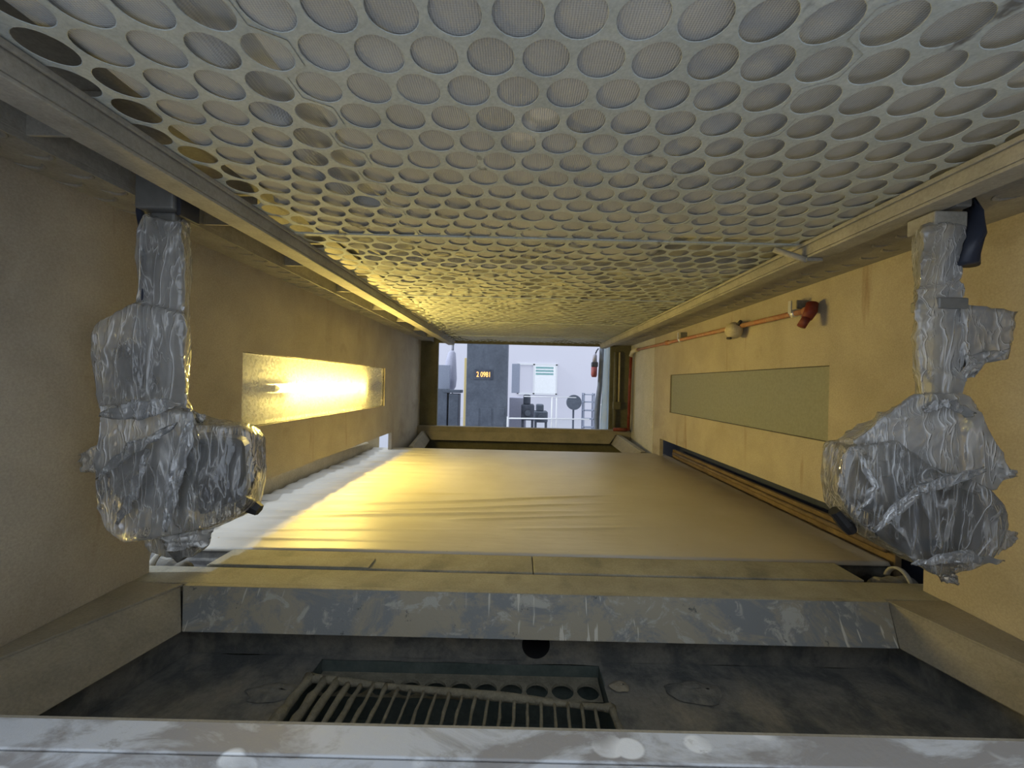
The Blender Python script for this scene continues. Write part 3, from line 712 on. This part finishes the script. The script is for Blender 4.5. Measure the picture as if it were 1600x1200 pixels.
# end tee with red cap
e0 = Vector(pipe_pt(1.99))
MB().tube([e0 + Vector((0, 0.05, 0)), e0 + Vector((0, 0.005, 0))], 0.021, 14).build('end_coupling', 'copper_dust', pp, smooth=True)
MB().tube([e0 + Vector((0, 0.0, 0.028)), e0 + Vector((-0.012, -0.008, -0.01)), e0 + Vector((-0.030, -0.006, -0.045))], [0.026, 0.028, 0.024], 14).build('end_elbow', 'red_oxide', pp, smooth=True)
MB().tube([e0 + Vector((-0.028, -0.006, -0.04)), e0 + Vector((-0.052, 0.0, -0.085))], 0.020, 14).build('end_stub', 'red_oxide', pp, smooth=True)
for y in (2.12, 3.62):
    c = Vector(pipe_pt(y))
    k = MB().tube([c + Vector((0, -0.012, 0)), c + Vector((0, 0.012, 0))], 0.0205, 16); ck = k.build('clamp', 'clamp_steel', pp, smooth=True)
    MB().box(PX - 0.026, PX - 0.020, y - 0.012, y + 0.012, c.z + 0.0, c.z + 0.065).build('clamp_tab', 'clamp_steel', ck, 0.001)
    MB().box(PX - 0.020, XR, y - 0.05, y - 0.04, c.z + 0.015, c.z + 0.06).build('clamp_bracket', 'grate_crust', ck, 0.002)
c = Vector(pipe_pt(3.95))
MB().tube([c + Vector((0, -0.03, 0)), c + Vector((0, 0.03, 0))], 0.023, 12).build('coupling', 'copper_dust', pp, smooth=True)
# round detector-like knob hung on the pipe
kn = thing('round_fitting', (1.405, 2.66, 0.36), 'round dusty cream fitting clamped midway on the copper pipe', 'fitting')
c = Vector(pipe_pt(2.66)) + Vector((-0.030, 0, -0.030))
prof = [(-0.050, 0.018), (-0.046, 0.042), (-0.030, 0.052), (-0.008, 0.054), (0.012, 0.050), (0.030, 0.040), (0.040, 0.022)]
MB().tube([c + Vector((-d * 0.5, -d, -d * 0.35)) for d, r in prof][::-1], [r for d, r in prof][::-1], 22).build('body', 'cream_fitting', kn, smooth=True)
MB().tube([c + Vector((-0.03, 0.02, -0.046)), c + Vector((-0.035, -0.03, -0.052))], 0.008, 8).build('vent_slot', 'dark_gasket', kn, smooth=True)
MB().tube([c + Vector((0.01, -0.03, 0.035)), c + Vector((0.02, -0.05, 0.06))], [0.014, 0.009], 10).build('screw_eye', 'dark_gasket', kn, smooth=True)

# ------------------------------------------------------------------ wrapped spray robots
def hull(bm, pts):
    vs = [bm.verts.new(p) for p in pts]
    bmesh.ops.convex_hull(bm, input=vs)
def boxpts(x0, x1, y0, y1, z0, z1): return [(x, y, z) for x in (x0, x1) for y in (y0, y1) for z in (z0, z1)]
def wrap(name, hulls, mat, parent, seed, voxel=0.006, amp=0.010, fold_dir=(0.5, 0.2, 1.0)):
    me = bpy.data.meshes.new(name); bm = bmesh.new()
    for h in hulls: hull(bm, h)
    loose = [v for v in bm.verts if not v.link_faces]
    bmesh.ops.delete(bm, geom=loose, context='VERTS')
    bm.to_mesh(me); bm.free()
    tmp = bpy.data.objects.new('tmp_' + name, me); COL.objects.link(tmp)
    md = tmp.modifiers.new('r', 'REMESH'); md.mode = 'VOXEL'; md.voxel_size = voxel
    sm = tmp.modifiers.new('s', 'SMOOTH'); sm.iterations = 5; sm.factor = 0.5
    dg = bpy.context.evaluated_depsgraph_get()
    ev = tmp.evaluated_get(dg); m2 = bpy.data.meshes.new_from_object(ev)
    bpy.data.objects.remove(tmp)
    off = Vector(parent['_base']); d = Vector(fold_dir).normalized()
    n_ = len(m2.vertices); nor = [v.normal.copy() for v in m2.vertices]
    for i in range(n_):
        v = m2.vertices[i]; p = v.co
        an = 1.5 * noise.noise(p * 3.0 + Vector((seed * 2, 1, 0))) + 0.35
        d = Vector((math.sin(an), 0.15, math.cos(an))).normalized()
        q = p - d * ((p - off).dot(d) * 0.80)            # stretched along the pull of the film
        w = noise.noise(q * 8 + Vector((seed, 0, 0)))
        w2 = noise.noise(q * 19 + Vector((0, seed, 0)))
        w3 = noise.noise(p * 6 + Vector((0, 0, seed)))
        rid = (1 - abs(w)) ** 3 - 0.4; rid2 = (1 - abs(w2)) ** 3 - 0.4
        v.co = p + nor[i] * (amp * (0.9 * rid + 0.40 * rid2 + 1.3 * w3)) - off
    m2.polygons.foreach_set('use_smooth', [True] * len(m2.polygons))
    m2.materials.clear(); m2.materials.append(M[mat]); m2.update()
    o = bpy.data.objects.new(name, m2); COL.objects.link(o); o.parent = parent
    return o
def ribbon(pts, w, seed, parent, name='film_fold', mat='film_fold', nw=6):
    """a crumpled band of film following pts"""
    pts = [Vector(p) for p in pts]; m = MB(); L = 24
    def at(t):
        t = t * (len(pts) - 1); i = min(int(t), len(pts) - 2); return pts[i].lerp(pts[i + 1], t - i)
    def fn(u, v):
        p = at(u); t = (at(min(1, u + 0.03)) - at(max(0, u - 0.03))).normalized()
        side = t.cross(Vector((0, -1, 0))).normalized(); ww = w * (0.15 + math.sin(math.pi * min(1, max(0, u))) ** 0.6) * (0.7 + 0.6 * abs(nz(u * 3, seed)))
        return p + side * (v - 0.5) * ww + Vector((0, -0.010 * abs(nz(v * 4 + seed, u * 5, 1)) - 0.004, 0)) + side * 0.010 * nz(u * 9, v * 2, seed)
    m.grid(L, nw, fn); o = m.build(name, mat, parent, smooth=True)
    s = o.modifiers.new('thick', 'SOLIDIFY'); s.thickness = 0.0008
    return o
def sheetlet(corners, seed, parent, mat='film_clear', name='film_flap'):
    a, b, c, d = [Vector(p) for p in corners]; m = MB()
    m.grid(12, 12, lambda u, v: a.lerp(b, u).lerp(d.lerp(c, u), v) + Vector((0, 0.014 * nz(u * 4 + seed, v * 4, seed), 0.006 * nz(u * 5, v * 5 + seed, 2))))
    o = m.build(name, mat, parent, smooth=True); s = o.modifiers.new('thick', 'SOLIDIFY'); s.thickness = 0.0008
    return o
def lathe_y(parent, c, prof, name, mat, seg=24):
    MB().tube([(c[0], c[1] + d, c[2]) for d, r in prof], [r for d, r in prof], seg).build(name, mat, parent, smooth=True)

# left robot
rb = thing('spray_robot', (-1.0, 1.17, -0.52), 'film-wrapped spray robot hanging before the left wall, dark gun head toward the belt', 'robot', 'wrapped spray robots')
MB().box(-1.095, -0.985, 1.15, 1.24, 0.470, 0.600).build('carriage', 'robot_light', rb, 0.006)
MB().box(-0.984, -0.972, 1.16, 1.23, 0.455, 0.53).build('carriage_plate', 'robot_grey', rb, 0.002)
MB().box(-1.075, -1.000, 1.175, 1.235, -0.10, 0.47).build('column', 'robot_light', rb, 0.008)
MB().tube([(-1.105, 1.19, 0.58), (-1.105, 1.18, 0.47), (-1.075, 1.165, 0.38), (-1.06, 1.162, 0.0)], 0.010, 10).build('hose', 'robot_hose', rb, smooth=True)
MB().box(-1.15, -1.03, 1.16, 1.22, -0.07, 0.09).build('shoulder_motor', 'robot_grey', rb, 0.02)
lathe_y(rb, (-1.015, 1.10, -0.28), [(0, 0.05), (0.01, 0.085), (0.07, 0.10), (0.13, 0.10)], 'wrist_drum', 'robot_grey')
MB().hexa([(-0.855, 1.095, -0.380), (-0.725, 1.095, -0.325), (-0.775, 1.20, -0.335), (-0.915, 1.20, -0.39), (-0.855, 1.09, -0.160), (-0.732, 1.09, -0.165), (-0.785, 1.20, -0.170), (-0.925, 1.20, -0.155)]).build('gun_head', 'robot_grey', rb, 0.02)
MB().tube([(-0.775, 1.15, -0.345), (-0.745, 1.15, -0.360), (-0.722, 1.15, -0.372)], [0.018, 0.021, 0.016], 6).build('nozzle', 'nozzle_black', rb)
MB().tube([(-0.99, 1.17, -0.40), (-0.96, 1.17, -0.47), (-0.93, 1.17, -0.51)], [0.03, 0.038, 0.032], 12).build('wrist_knuckle', 'grey_lump', rb, smooth=True)
wrap('film_wrap', [
    [(-1.078, 1.15, 0.451), (-0.959, 1.15, 0.436), (-1.084, 1.15, 0.298), (-1.085, 1.15, 0.208), (-0.961, 1.15, 0.211), (-0.947, 1.15, -0.094), (-1.098, 1.15, -0.098), (-1.098, 1.25, 0.491), (-1.017, 1.25, 0.474), (-1.098, 1.25, -0.105), (-1.017, 1.25, -0.102)],
    [(-1.172, 1.13, 0.128), (-1.073, 1.13, 0.204), (-1.186, 1.13, 0.105), (-1.182, 1.13, 0.025), (-1.165, 1.13, -0.036), (-0.935, 1.13, 0.172), (-0.925, 1.13, -0.022), (-1.167, 1.13, -0.098), (-0.911, 1.13, -0.092), (-1.186, 1.25, 0.137), (-1.186, 1.25, -0.03), (-1.02, 1.25, 0.171), (-1.006, 1.25, -0.102)],
    [(-1.116, 1.08, -0.077), (-0.862, 1.08, -0.096), (-1.117, 1.08, -0.229), (-1.109, 1.08, -0.347), (-1.083, 1.08, -0.405), (-1.031, 1.08, -0.434), (-0.868, 1.08, -0.412), (-0.839, 1.08, -0.222), (-1.117, 1.24, -0.087), (-0.99, 1.24, -0.081), (-1.117, 1.24, -0.416), (-1.117, 1.24, -0.492), (-0.943, 1.24, -0.449)],
    [(-1.036, 1.14, -0.434), (-0.849, 1.14, -0.426), (-1.022, 1.14, -0.491), (-0.968, 1.14, -0.515), (-0.901, 1.14, -0.499), (-0.857, 1.14, -0.466), (-1.036, 1.2, -0.494), (-0.911, 1.2, -0.5)],
], 'film_milky', rb, 2.7)
wrap('film_wrap', [
    [(-0.87, 1.06, -0.123), (-0.704, 1.06, -0.133), (-0.692, 1.06, -0.142), (-0.677, 1.06, -0.256), (-0.704, 1.06, -0.335), (-0.765, 1.06, -0.374), (-0.863, 1.06, -0.41), (-0.889, 1.06, -0.385), (-0.974, 1.22, -0.105), (-0.788, 1.22, -0.144), (-0.755, 1.22, -0.18), (-0.747, 1.22, -0.265), (-0.767, 1.22, -0.373), (-0.805, 1.22, -0.404), (-0.927, 1.22, -0.464)],
], 'film_clear', rb, 9.1, amp=0.006)
sheetlet([(-1.105, 1.12, -0.17), (-1.10, 1.12, -0.27), (-1.205, 1.13, -0.272), (-1.215, 1.13, -0.225)], 1.0, rb, 'film_milky')
sheetlet([(-0.90, 1.09, -0.08), (-0.83, 1.09, -0.105), (-0.85, 1.10, -0.13), (-0.90, 1.10, -0.11)], 5.0, rb, 'film_clear')
sheetlet([(-0.95, 1.09, -0.43), (-0.80, 1.09, -0.40), (-0.83, 1.10, -0.455), (-0.93, 1.10, -0.475)], 7.0, rb, 'film_milky')
ribbon([(-0.829, 1.045, -0.11), (-0.862, 1.040, -0.25), (-0.893, 1.05, -0.398)], 0.040, 1.2, rb)
ribbon([(-1.085, 1.065, -0.105), (-0.979, 1.055, -0.089), (-0.864, 1.06, -0.070)], 0.045, 2.2, rb)
ribbon([(-1.082, 1.058, -0.270), (-0.985, 1.050, -0.189), (-0.870, 1.05, -0.120)], 0.028, 3.2, rb)
ribbon([(-1.03, 1.062, -0.385), (-0.982, 1.052, -0.305), (-0.943, 1.05, -0.188)], 0.028, 5.2, rb)

# right robot
rr_ = thing('spray_robot', (1.10, 1.1, -0.50), 'film-wrapped spray robot hanging before the right wall, round bulky head', 'robot', 'wrapped spray robots')
MB().box(1.130, 1.172, 1.07, 1.17, 0.492, 0.60).build('carriage', 'robot_light', rr_, 0.004)
MB().box(1.085, 1.172, 1.08, 1.16, 0.440, 0.484).build('carriage_plate', 'rail_dust', rr_, 0.004)
MB().box(1.105, 1.165, 1.09, 1.15, -0.08, 0.440).build('column', 'robot_light', rr_, 0.008)
MB().tube([(1.215, 1.12, 0.62), (1.215, 1.11, 0.49), (1.185, 1.075, 0.42), (1.165, 1.07, 0.34)], 0.022, 12).build('hose', 'robot_hose', rr_, smooth=True)
MB().box(1.095, 1.175, 1.075, 1.155, 0.225, 0.255).build('clamp_collar', 'robot_light', rr_, 0.004)
lathe_y(rr_, (1.110, 1.045, -0.338), [(0, 0.085), (0.012, 0.108), (0.06, 0.112), (0.11, 0.112)], 'wrist_drum', 'robot_grey', 30)
MB().hexa([(0.890, 1.065, -0.300), (1.085, 1.065, -0.385), (1.12, 1.165, -0.40), (0.925, 1.165, -0.31), (0.880, 1.065, -0.165), (1.085, 1.065, -0.135), (1.12, 1.165, -0.145), (0.925, 1.165, -0.17)]).build('gun_head', 'robot_grey', rr_, 0.02)
MB().box(0.895, 0.96, 1.048, 1.062, -0.215, -0.175).build('gun_bracket', 'robot_light', rr_, 0.004)
MB().tube([(0.868, 1.12, -0.325), (0.900, 1.12, -0.362), (0.916, 1.12, -0.381)], [0.016, 0.019, 0.015], 8).build('nozzle', 'nozzle_black', rr_)
wrap('film_wrap', [
    [(1.058, 1.08, 0.438), (1.164, 1.08, 0.449), (1.041, 1.08, 0.244), (1.172, 1.08, 0.247), (1.061, 1.08, -0.043), (1.171, 1.08, -0.04), (1.123, 1.17, 0.474), (1.114, 1.17, 0.392), (1.12, 1.17, 0.264), (1.135, 1.17, -0.046), (1.172, 1.17, -0.044)],
    [(1.027, 1.06, -0.001), (1.153, 1.06, 0.002), (1.178, 1.06, -0.08), (1.297, 1.06, -0.198), (0.943, 1.06, -0.09), (0.861, 1.06, -0.129), (1.013, 1.06, -0.241), (1.245, 1.06, -0.252), (1.169, 1.19, -0.047), (1.281, 1.19, -0.044), (0.911, 1.19, -0.146), (1.297, 1.19, -0.227)],
], 'film_milky', rr_, 14.2)
wrap('film_wrap', [
    [(1.238, 1.03, -0.328), (1.228, 1.03, -0.378), (1.198, 1.03, -0.42), (1.153, 1.03, -0.449), (1.099, 1.03, -0.46), (1.045, 1.03, -0.452), (0.998, 1.03, -0.425), (0.966, 1.03, -0.384), (0.954, 1.03, -0.335), (0.964, 1.03, -0.285), (0.994, 1.03, -0.243), (1.039, 1.03, -0.214), (1.093, 1.03, -0.203), (1.147, 1.03, -0.211), (1.194, 1.03, -0.238), (1.226, 1.03, -0.279), (1.238, 1.18, -0.346), (1.238, 1.18, -0.396), (1.238, 1.18, -0.439), (1.238, 1.18, -0.468), (1.206, 1.18, -0.479), (1.153, 1.18, -0.47), (1.108, 1.18, -0.443), (1.077, 1.18, -0.402), (1.065, 1.18, -0.353), (1.074, 1.18, -0.303), (1.103, 1.18, -0.261), (1.148, 1.18, -0.232), (1.2, 1.18, -0.221), (1.238, 1.18, -0.229), (1.238, 1.18, -0.256), (1.238, 1.18, -0.297)],
    [(0.837, 1.04, -0.143), (0.812, 1.04, -0.241), (0.849, 1.04, -0.313), (0.959, 1.04, -0.124), (0.965, 1.04, -0.397), (1.015, 1.04, -0.426), (1.08, 1.04, -0.462), (1.124, 1.04, -0.234), (0.892, 1.19, -0.146), (0.882, 1.19, -0.249), (0.889, 1.19, -0.314), (0.935, 1.19, -0.378), (1.011, 1.19, -0.423), (1.124, 1.19, -0.478), (1.124, 1.19, -0.122)],
], 'film_clear', rr_, 21.5, amp=0.007)
sheetlet([(1.155, 1.08, 0.240), (1.309, 1.08, 0.222), (1.285, 1.08, 0.097), (1.158, 1.08, 0.070)], 3.0, rr_, 'film_milky')
sheetlet([(1.283, 1.075, 0.125), (1.165, 1.075, 0.10), (1.160, 1.075, 0.03), (1.185, 1.075, 0.05)], 3.6, rr_, 'film_milky')
sheetlet([(1.22, 1.07, -0.165), (1.306, 1.07, -0.200), (1.30, 1.07, -0.212), (1.222, 1.07, -0.239)], 4.0, rr_, 'film_milky')
sheetlet([(1.06, 1.05, -0.44), (1.13, 1.05, -0.455), (1.148, 1.06, -0.492), (1.105, 1.06, -0.487)], 6.0, rr_, 'film_clear')
sheetlet([(1.23, 1.05, -0.34), (1.31, 1.07, -0.355), (1.305, 1.07, -0.385), (1.23, 1.05, -0.41)], 8.0, rr_, 'film_milky')
ribbon([(0.881, 1.015, -0.342), (0.966, 1.005, -0.246), (1.138, 1.005, -0.178)], 0.032, 1.7, rr_)
ribbon([(0.845, 1.025, -0.145), (0.882, 1.015, -0.232), (0.850, 1.025, -0.296)], 0.022, 2.7, rr_)
ribbon([(0.970, 1.01, -0.419), (1.080, 1.0, -0.393), (1.19, 1.005, -0.406)], 0.026, 3.7, rr_)
ribbon([(1.03, 1.05, -0.04), (1.09, 1.045, -0.023), (1.16, 1.05, -0.053)], 0.03, 4.7, rr_)

# ------------------------------------------------------------------ dark box added outside the right gap to block sky light
o = MB().box(1.70, 2.4, 0.2, 5.3, -EYE, 0.75).build('side_blocker', 'blocker_blue', bevel=0.01)
tag(o, 'dark blue light-blocking box added outside, seen through the gap under the right wall', 'cabinet')

# ------------------------------------------------------------------ hall behind the exit
HY = 16.5; HF = -EYE
m = MB().box(-7, 7, -3.0, HY + 0.3, HF - 0.05, HF); o = m.build('floor_hall', 'hall_floor'); struct(o, 'hall floor around the machine')
WX0, WX1, WZ0, WZ1 = -0.10, 1.50, -0.40, 0.82
m = MB(); m.box(-7, WX0, HY, HY + 0.2, HF, 3.2); m.box(WX1, 7, HY, HY + 0.2, HF, 3.2); m.box(WX0, WX1, HY, HY + 0.2, HF, WZ0); m.box(WX0, WX1, HY, HY + 0.2, WZ1, 3.2)
struct(m.build('wall_hall', 'hall_wall'), 'pale lilac hall wall beyond the exit')
wn = sroot('window_1', ((WX0 + WX1) / 2, HY, WZ0), 'bright hall window beyond the exit')
f = MB()
for (a, b, c, d) in ((WX0, WX1, WZ0 - 0.02, WZ0 + 0.05), (WX0, WX1, WZ1 - 0.05, WZ1 + 0.02), (WX0, WX0 + 0.06, WZ0, WZ1), (WX1 - 0.06, WX1, WZ0, WZ1), (0.53, 0.60, WZ0, WZ1)): f.box(a, b, HY - 0.05, HY + 0.05, c, d)
f.build('window_frame', 'hall_white', wn)
MB().box(WX0 + 0.06, 0.53, HY + 0.02, HY + 0.03, WZ0 + 0.05, WZ1 - 0.05).build('blind', 'hall_wall', wn)
MB().box(0.60, WX1 - 0.06, HY + 0.02, HY + 0.03, WZ0 + 0.05, WZ1 - 0.05).build('glass_pane', 'hall_glass', wn)
for i in range(3):
    MB().box(0.66, 1.40, HY + 0.6, HY + 0.66, 0.66 - i * 0.13, 0.74 - i * 0.13).build('awning_slat', 'hall_green', wn)

# slate control cabinet with display
cb = thing('control_cabinet', (-0.73, 9.0, HF), 'tall slate control cabinet with orange digits beyond the exit', 'cabinet')
MB().box(-1.175, -0.275, 9.0, 9.7, HF, 1.35).build('body', 'hall_slate', cb, 0.01)
MB().box(-1.00, -0.59, 8.985, 8.999, 0.08, 0.30).build('display', 'hall_dark', cb, 0.004)
fc = bpy.data.curves.new('digits', 'FONT'); fc.body = '2 0981'; fc.size = 0.16; fc.extrude = 0.002; fc.align_x = 'CENTER'; fc.align_y = 'CENTER'
tmp = bpy.data.objects.new('digits_curve', fc); COL.objects.link(tmp)
dm = bpy.data.meshes.new_from_object(tmp.evaluated_get(bpy.context.evaluated_depsgraph_get())); bpy.data.objects.remove(tmp)
dm.materials.clear(); dm.materials.append(M['led_orange'])
fo = bpy.data.objects.new('digits', dm); COL.objects.link(fo); fo.parent = cb
fo.rotation_euler = (R(90), 0, 0); fo.location = Vector((-0.795, 8.980, 0.185)) - Vector(cb['_base']); fo.scale = (0.72, 1, 1)
for i in range(3):
    MB().box(-1.12 + 0.28 * i, -0.88 + 0.28 * i, 8.988, 8.999, -1.2, -0.55).build('door_panel', 'hall_slate', cb, 0.006)

def ob(name, boxes, mat, label, cat, bevel=0.01):
    m = MB()
    for b in boxes: m.box(*b)
    return tag(m.build(name, mat, bevel=bevel), label, cat)
# left of the cabinet
e = thing('hanging_bag', (-1.72, 10.3, -0.2), 'grey hanging plastic bag left of the slate cabinet', 'bag')
MB().tube([(-1.72, 10.3, 0.80), (-1.72, 10.3, 0.74), (-1.74, 10.3, 0.52), (-1.76, 10.3, 0.1), (-1.74, 10.3, -0.12), (-1.72, 10.3, -0.2)], [0.05, 0.10, 0.14, 0.20, 0.18, 0.10], 18, 0.7).build('sack', 'hall_lilac', e, smooth=True)
MB().tube([(-1.72, 10.3, 0.78), (-1.72, 10.3, 1.0), (-1.72, 10.42, 1.04), (-1.72, 10.5, 1.0), (-1.72, 10.5, HF)], 0.014, 8).build('stand', 'hall_dark', e)
ob('yellow_frame', [(-1.62, -1.55, 11.9, 12.0, HF, 0.72), (-1.46, -1.40, 11.9, 12.0, HF, 0.72), (-1.55, -1.46, 11.9, 12.0, -0.25, -0.18)], 'hall_yellow', 'cream door frame standing left of the slate cabinet', 'frame')
ob('blue_panel', [(-2.05, -1.70, 9.95, 10.0, HF, 0.42)], 'hall_blue', 'grey-blue panel below the hanging bag', 'panel')
ob('low_machine', [(-1.95, -1.66, 9.4, 9.8, HF, -0.15), (-1.62, -1.40, 9.4, 9.8, HF, -0.26), (-1.75, -1.35, 9.38, 9.82, -0.24, -0.17)], 'hall_slate', 'low grey machine under the hanging bag', 'machine')
# right of the cabinet
ob('wall_unit', [(-0.25, 0.0, 12.6, 12.9, -0.28, 0.62)], 'hall_blue', 'grey-blue wall unit beside the window', 'unit')
ob('floor_box', [(-0.25, 0.18, 10.4, 11.0, HF, -0.35)], 'hall_lilac', 'pale box on the hall floor beside the slate cabinet', 'box')
def lumpmachine(name, x0, x1, y, z0, z1, seed, mat, label, cat):
    random.seed(seed); e = thing(name, ((x0 + x1) / 2, y, HF), label, cat)
    MB().box(x0, x1, y, y + 0.5, z0, z0 + (z1 - z0) * 0.62).build('body', mat, e, 0.03)
    MB().box(x0 + (x1 - x0) * 0.15, x1 - (x1 - x0) * 0.3, y + 0.05, y + 0.4, z0 + (z1 - z0) * 0.62, z1).build('hood', mat, e, 0.03)
    MB().tube([(x0 + (x1 - x0) * 0.5, y - 0.02, z0 + (z1 - z0) * 0.3), (x0 + (x1 - x0) * 0.5, y - 0.10, z0 + (z1 - z0) * 0.3)], (x1 - x0) * 0.22, 16).build('flywheel', 'hall_slate', e)
    for x in (x0 + 0.04, x1 - 0.04): MB().box(x - 0.03, x + 0.03, y + 0.05, y + 0.11, HF, z0).build('leg', mat, e)
lumpmachine('dark_machine', 0.05, 0.36, 9.6, -0.85, -0.25, 1, 'hall_dark', 'dark machine with a flywheel right of the slate cabinet', 'machine')
lumpmachine('dark_machine', 0.38, 0.72, 10.2, -0.95, -0.50, 2, 'hall_slate', 'lower grey machine under the bright window', 'machine')
e = thing('tube_frame', (1.0, 9.0, HF), 'white tubular railing in front of the hall window', 'railing')
for x in (-0.25, 0.72, 0.82): MB().cyl((x, 9.0, HF), (x, 9.0, -0.28 if x > 0 else -0.72), 0.016, 10).build('post', 'hall_white', e, smooth=True)
MB().cyl((-0.25, 9.0, -0.76), (1.55, 9.0, -0.74), 0.016, 10).build('rail', 'hall_white', e, smooth=True)
MB().cyl((0.10, 9.0, -0.27), (1.25, 9.0, -0.27), 0.010, 10).build('rail', 'hall_white', e, smooth=True)
e = thing('pedestal_fan', (1.60, 12.0, HF), 'round grey pedestal fan by the hall wall', 'fan')
MB().tube([(1.60, 11.93, -0.50), (1.60, 12.05, -0.50)], 0.22, 24).build('fan_cage', 'hall_slate', e)
MB().cyl((1.60, 12.08, HF), (1.60, 12.08, -0.5), 0.03, 10).build('pole', 'hall_slate', e)
MB().tube([(1.60, 12.08, HF + 0.001), (1.60, 12.08, HF + 0.05)], 0.22, 20).build('base', 'hall_slate', e)
e = thing('wire_rack', (2.05, 12.0, HF), 'tall grey rack right of the pedestal fan', 'rack')
for x in (1.90, 2.20):
    for y in (12.0, 12.3): MB().box(x - 0.02, x + 0.02, y, y + 0.04, HF, -0.22).build('post', 'hall_blue', e)
for z in (-1.25, -1.0, -0.75, -0.5, -0.28): MB().box(1.90, 2.20, 12.0, 12.34, z, z + 0.03).build('shelf', 'hall_blue', e)
random.seed(11)
for i, (x, y, z0, z1) in enumerate(((2.32, 11.0, -0.62, -0.50), (2.42, 11.0, -0.85, -0.68), (2.42, 11.4, -1.0, -0.82))):
    ob('paper_pile', [(x - 0.16, x + 0.16, y + 0.8 * (i == 1), y + 0.3 + 0.8 * (i == 1), HF, z1)], 'hall_white', ['white crate edge highest at the right of the rack', 'white pile on the floor right of the rack', 'small white bundle lowest right of the rack'][i], 'pile', 0.02)
# things hanging at the right jamb
e = thing('air_hose', (1.13, 5.75, HF), 'dark hose hanging down the right side of the exit', 'hose')
MB().tube([(1.145, 5.75, 0.62), (1.14, 5.75, 0.3), (1.125, 5.75, 0.0), (1.105, 5.75, -0.2), (1.095, 5.75, -0.45), (1.10, 5.75, -0.62), (1.10, 5.75, HF + 0.03)], [0.035, 0.036, 0.034, 0.040, 0.042, 0.036, 0.036], 14).build('tube', 'hall_slate', e, smooth=True)
e = thing('air_regulator', (1.035, 5.72, 0.1), 'dark red air regulator hanging beside the exit hose', 'regulator')
MB().tube([(1.035, 5.72, 0.12), (1.035, 5.72, 0.15), (1.035, 5.72, 0.26)], [0.03, 0.042, 0.042], 14).build('bowl', 'hall_red', e, smooth=True)
MB().box(0.995, 1.085, 5.69, 5.75, 0.262, 0.33).build('body', 'hall_dark', e, 0.01)
MB().tube([(1.04, 5.72, 0.33), (1.04, 5.72, 0.42), (1.05, 5.72, 0.45)], [0.034, 0.03, 0.012], 14).build('gauge', 'hall_lilac', e, smooth=True)
MB().tube([(1.05, 5.72, 0.45), (1.065, 5.72, 0.49), (1.09, 5.74, 0.52)], 0.010, 8).build('hanger', 'hall_dark', e, smooth=True)
sc_ = thing('strip_curtain', (1.22, 5.44, -0.88), 'pale strip curtain hanging at the right edge of the exit', 'curtain')
m = MB()
m.grid(14, 20, lambda u, v: (1.115 + 0.15 * u - 0.045 * v * (1 - u), 5.445 + 0.020 * math.sin(u * 12), 0.60 - 1.48 * v))
o = m.build('strip', 'curtain_white', sc_, smooth=True); s = o.modifiers.new('thick', 'SOLIDIFY'); s.thickness = 0.0015
MB().box(1.05, 1.30, 5.4105, 5.48, 0.585, 0.625).build('header_bar', 'hall_slate', sc_, 0.004)

# ------------------------------------------------------------------ raise everything so that the hall floor is at z = 0
for o in list(COL.objects):
    if '_base' in o.keys(): del o['_base']
    if o.parent is None and o.type in {'MESH', 'EMPTY', 'FONT'}: o.location.z += EYE
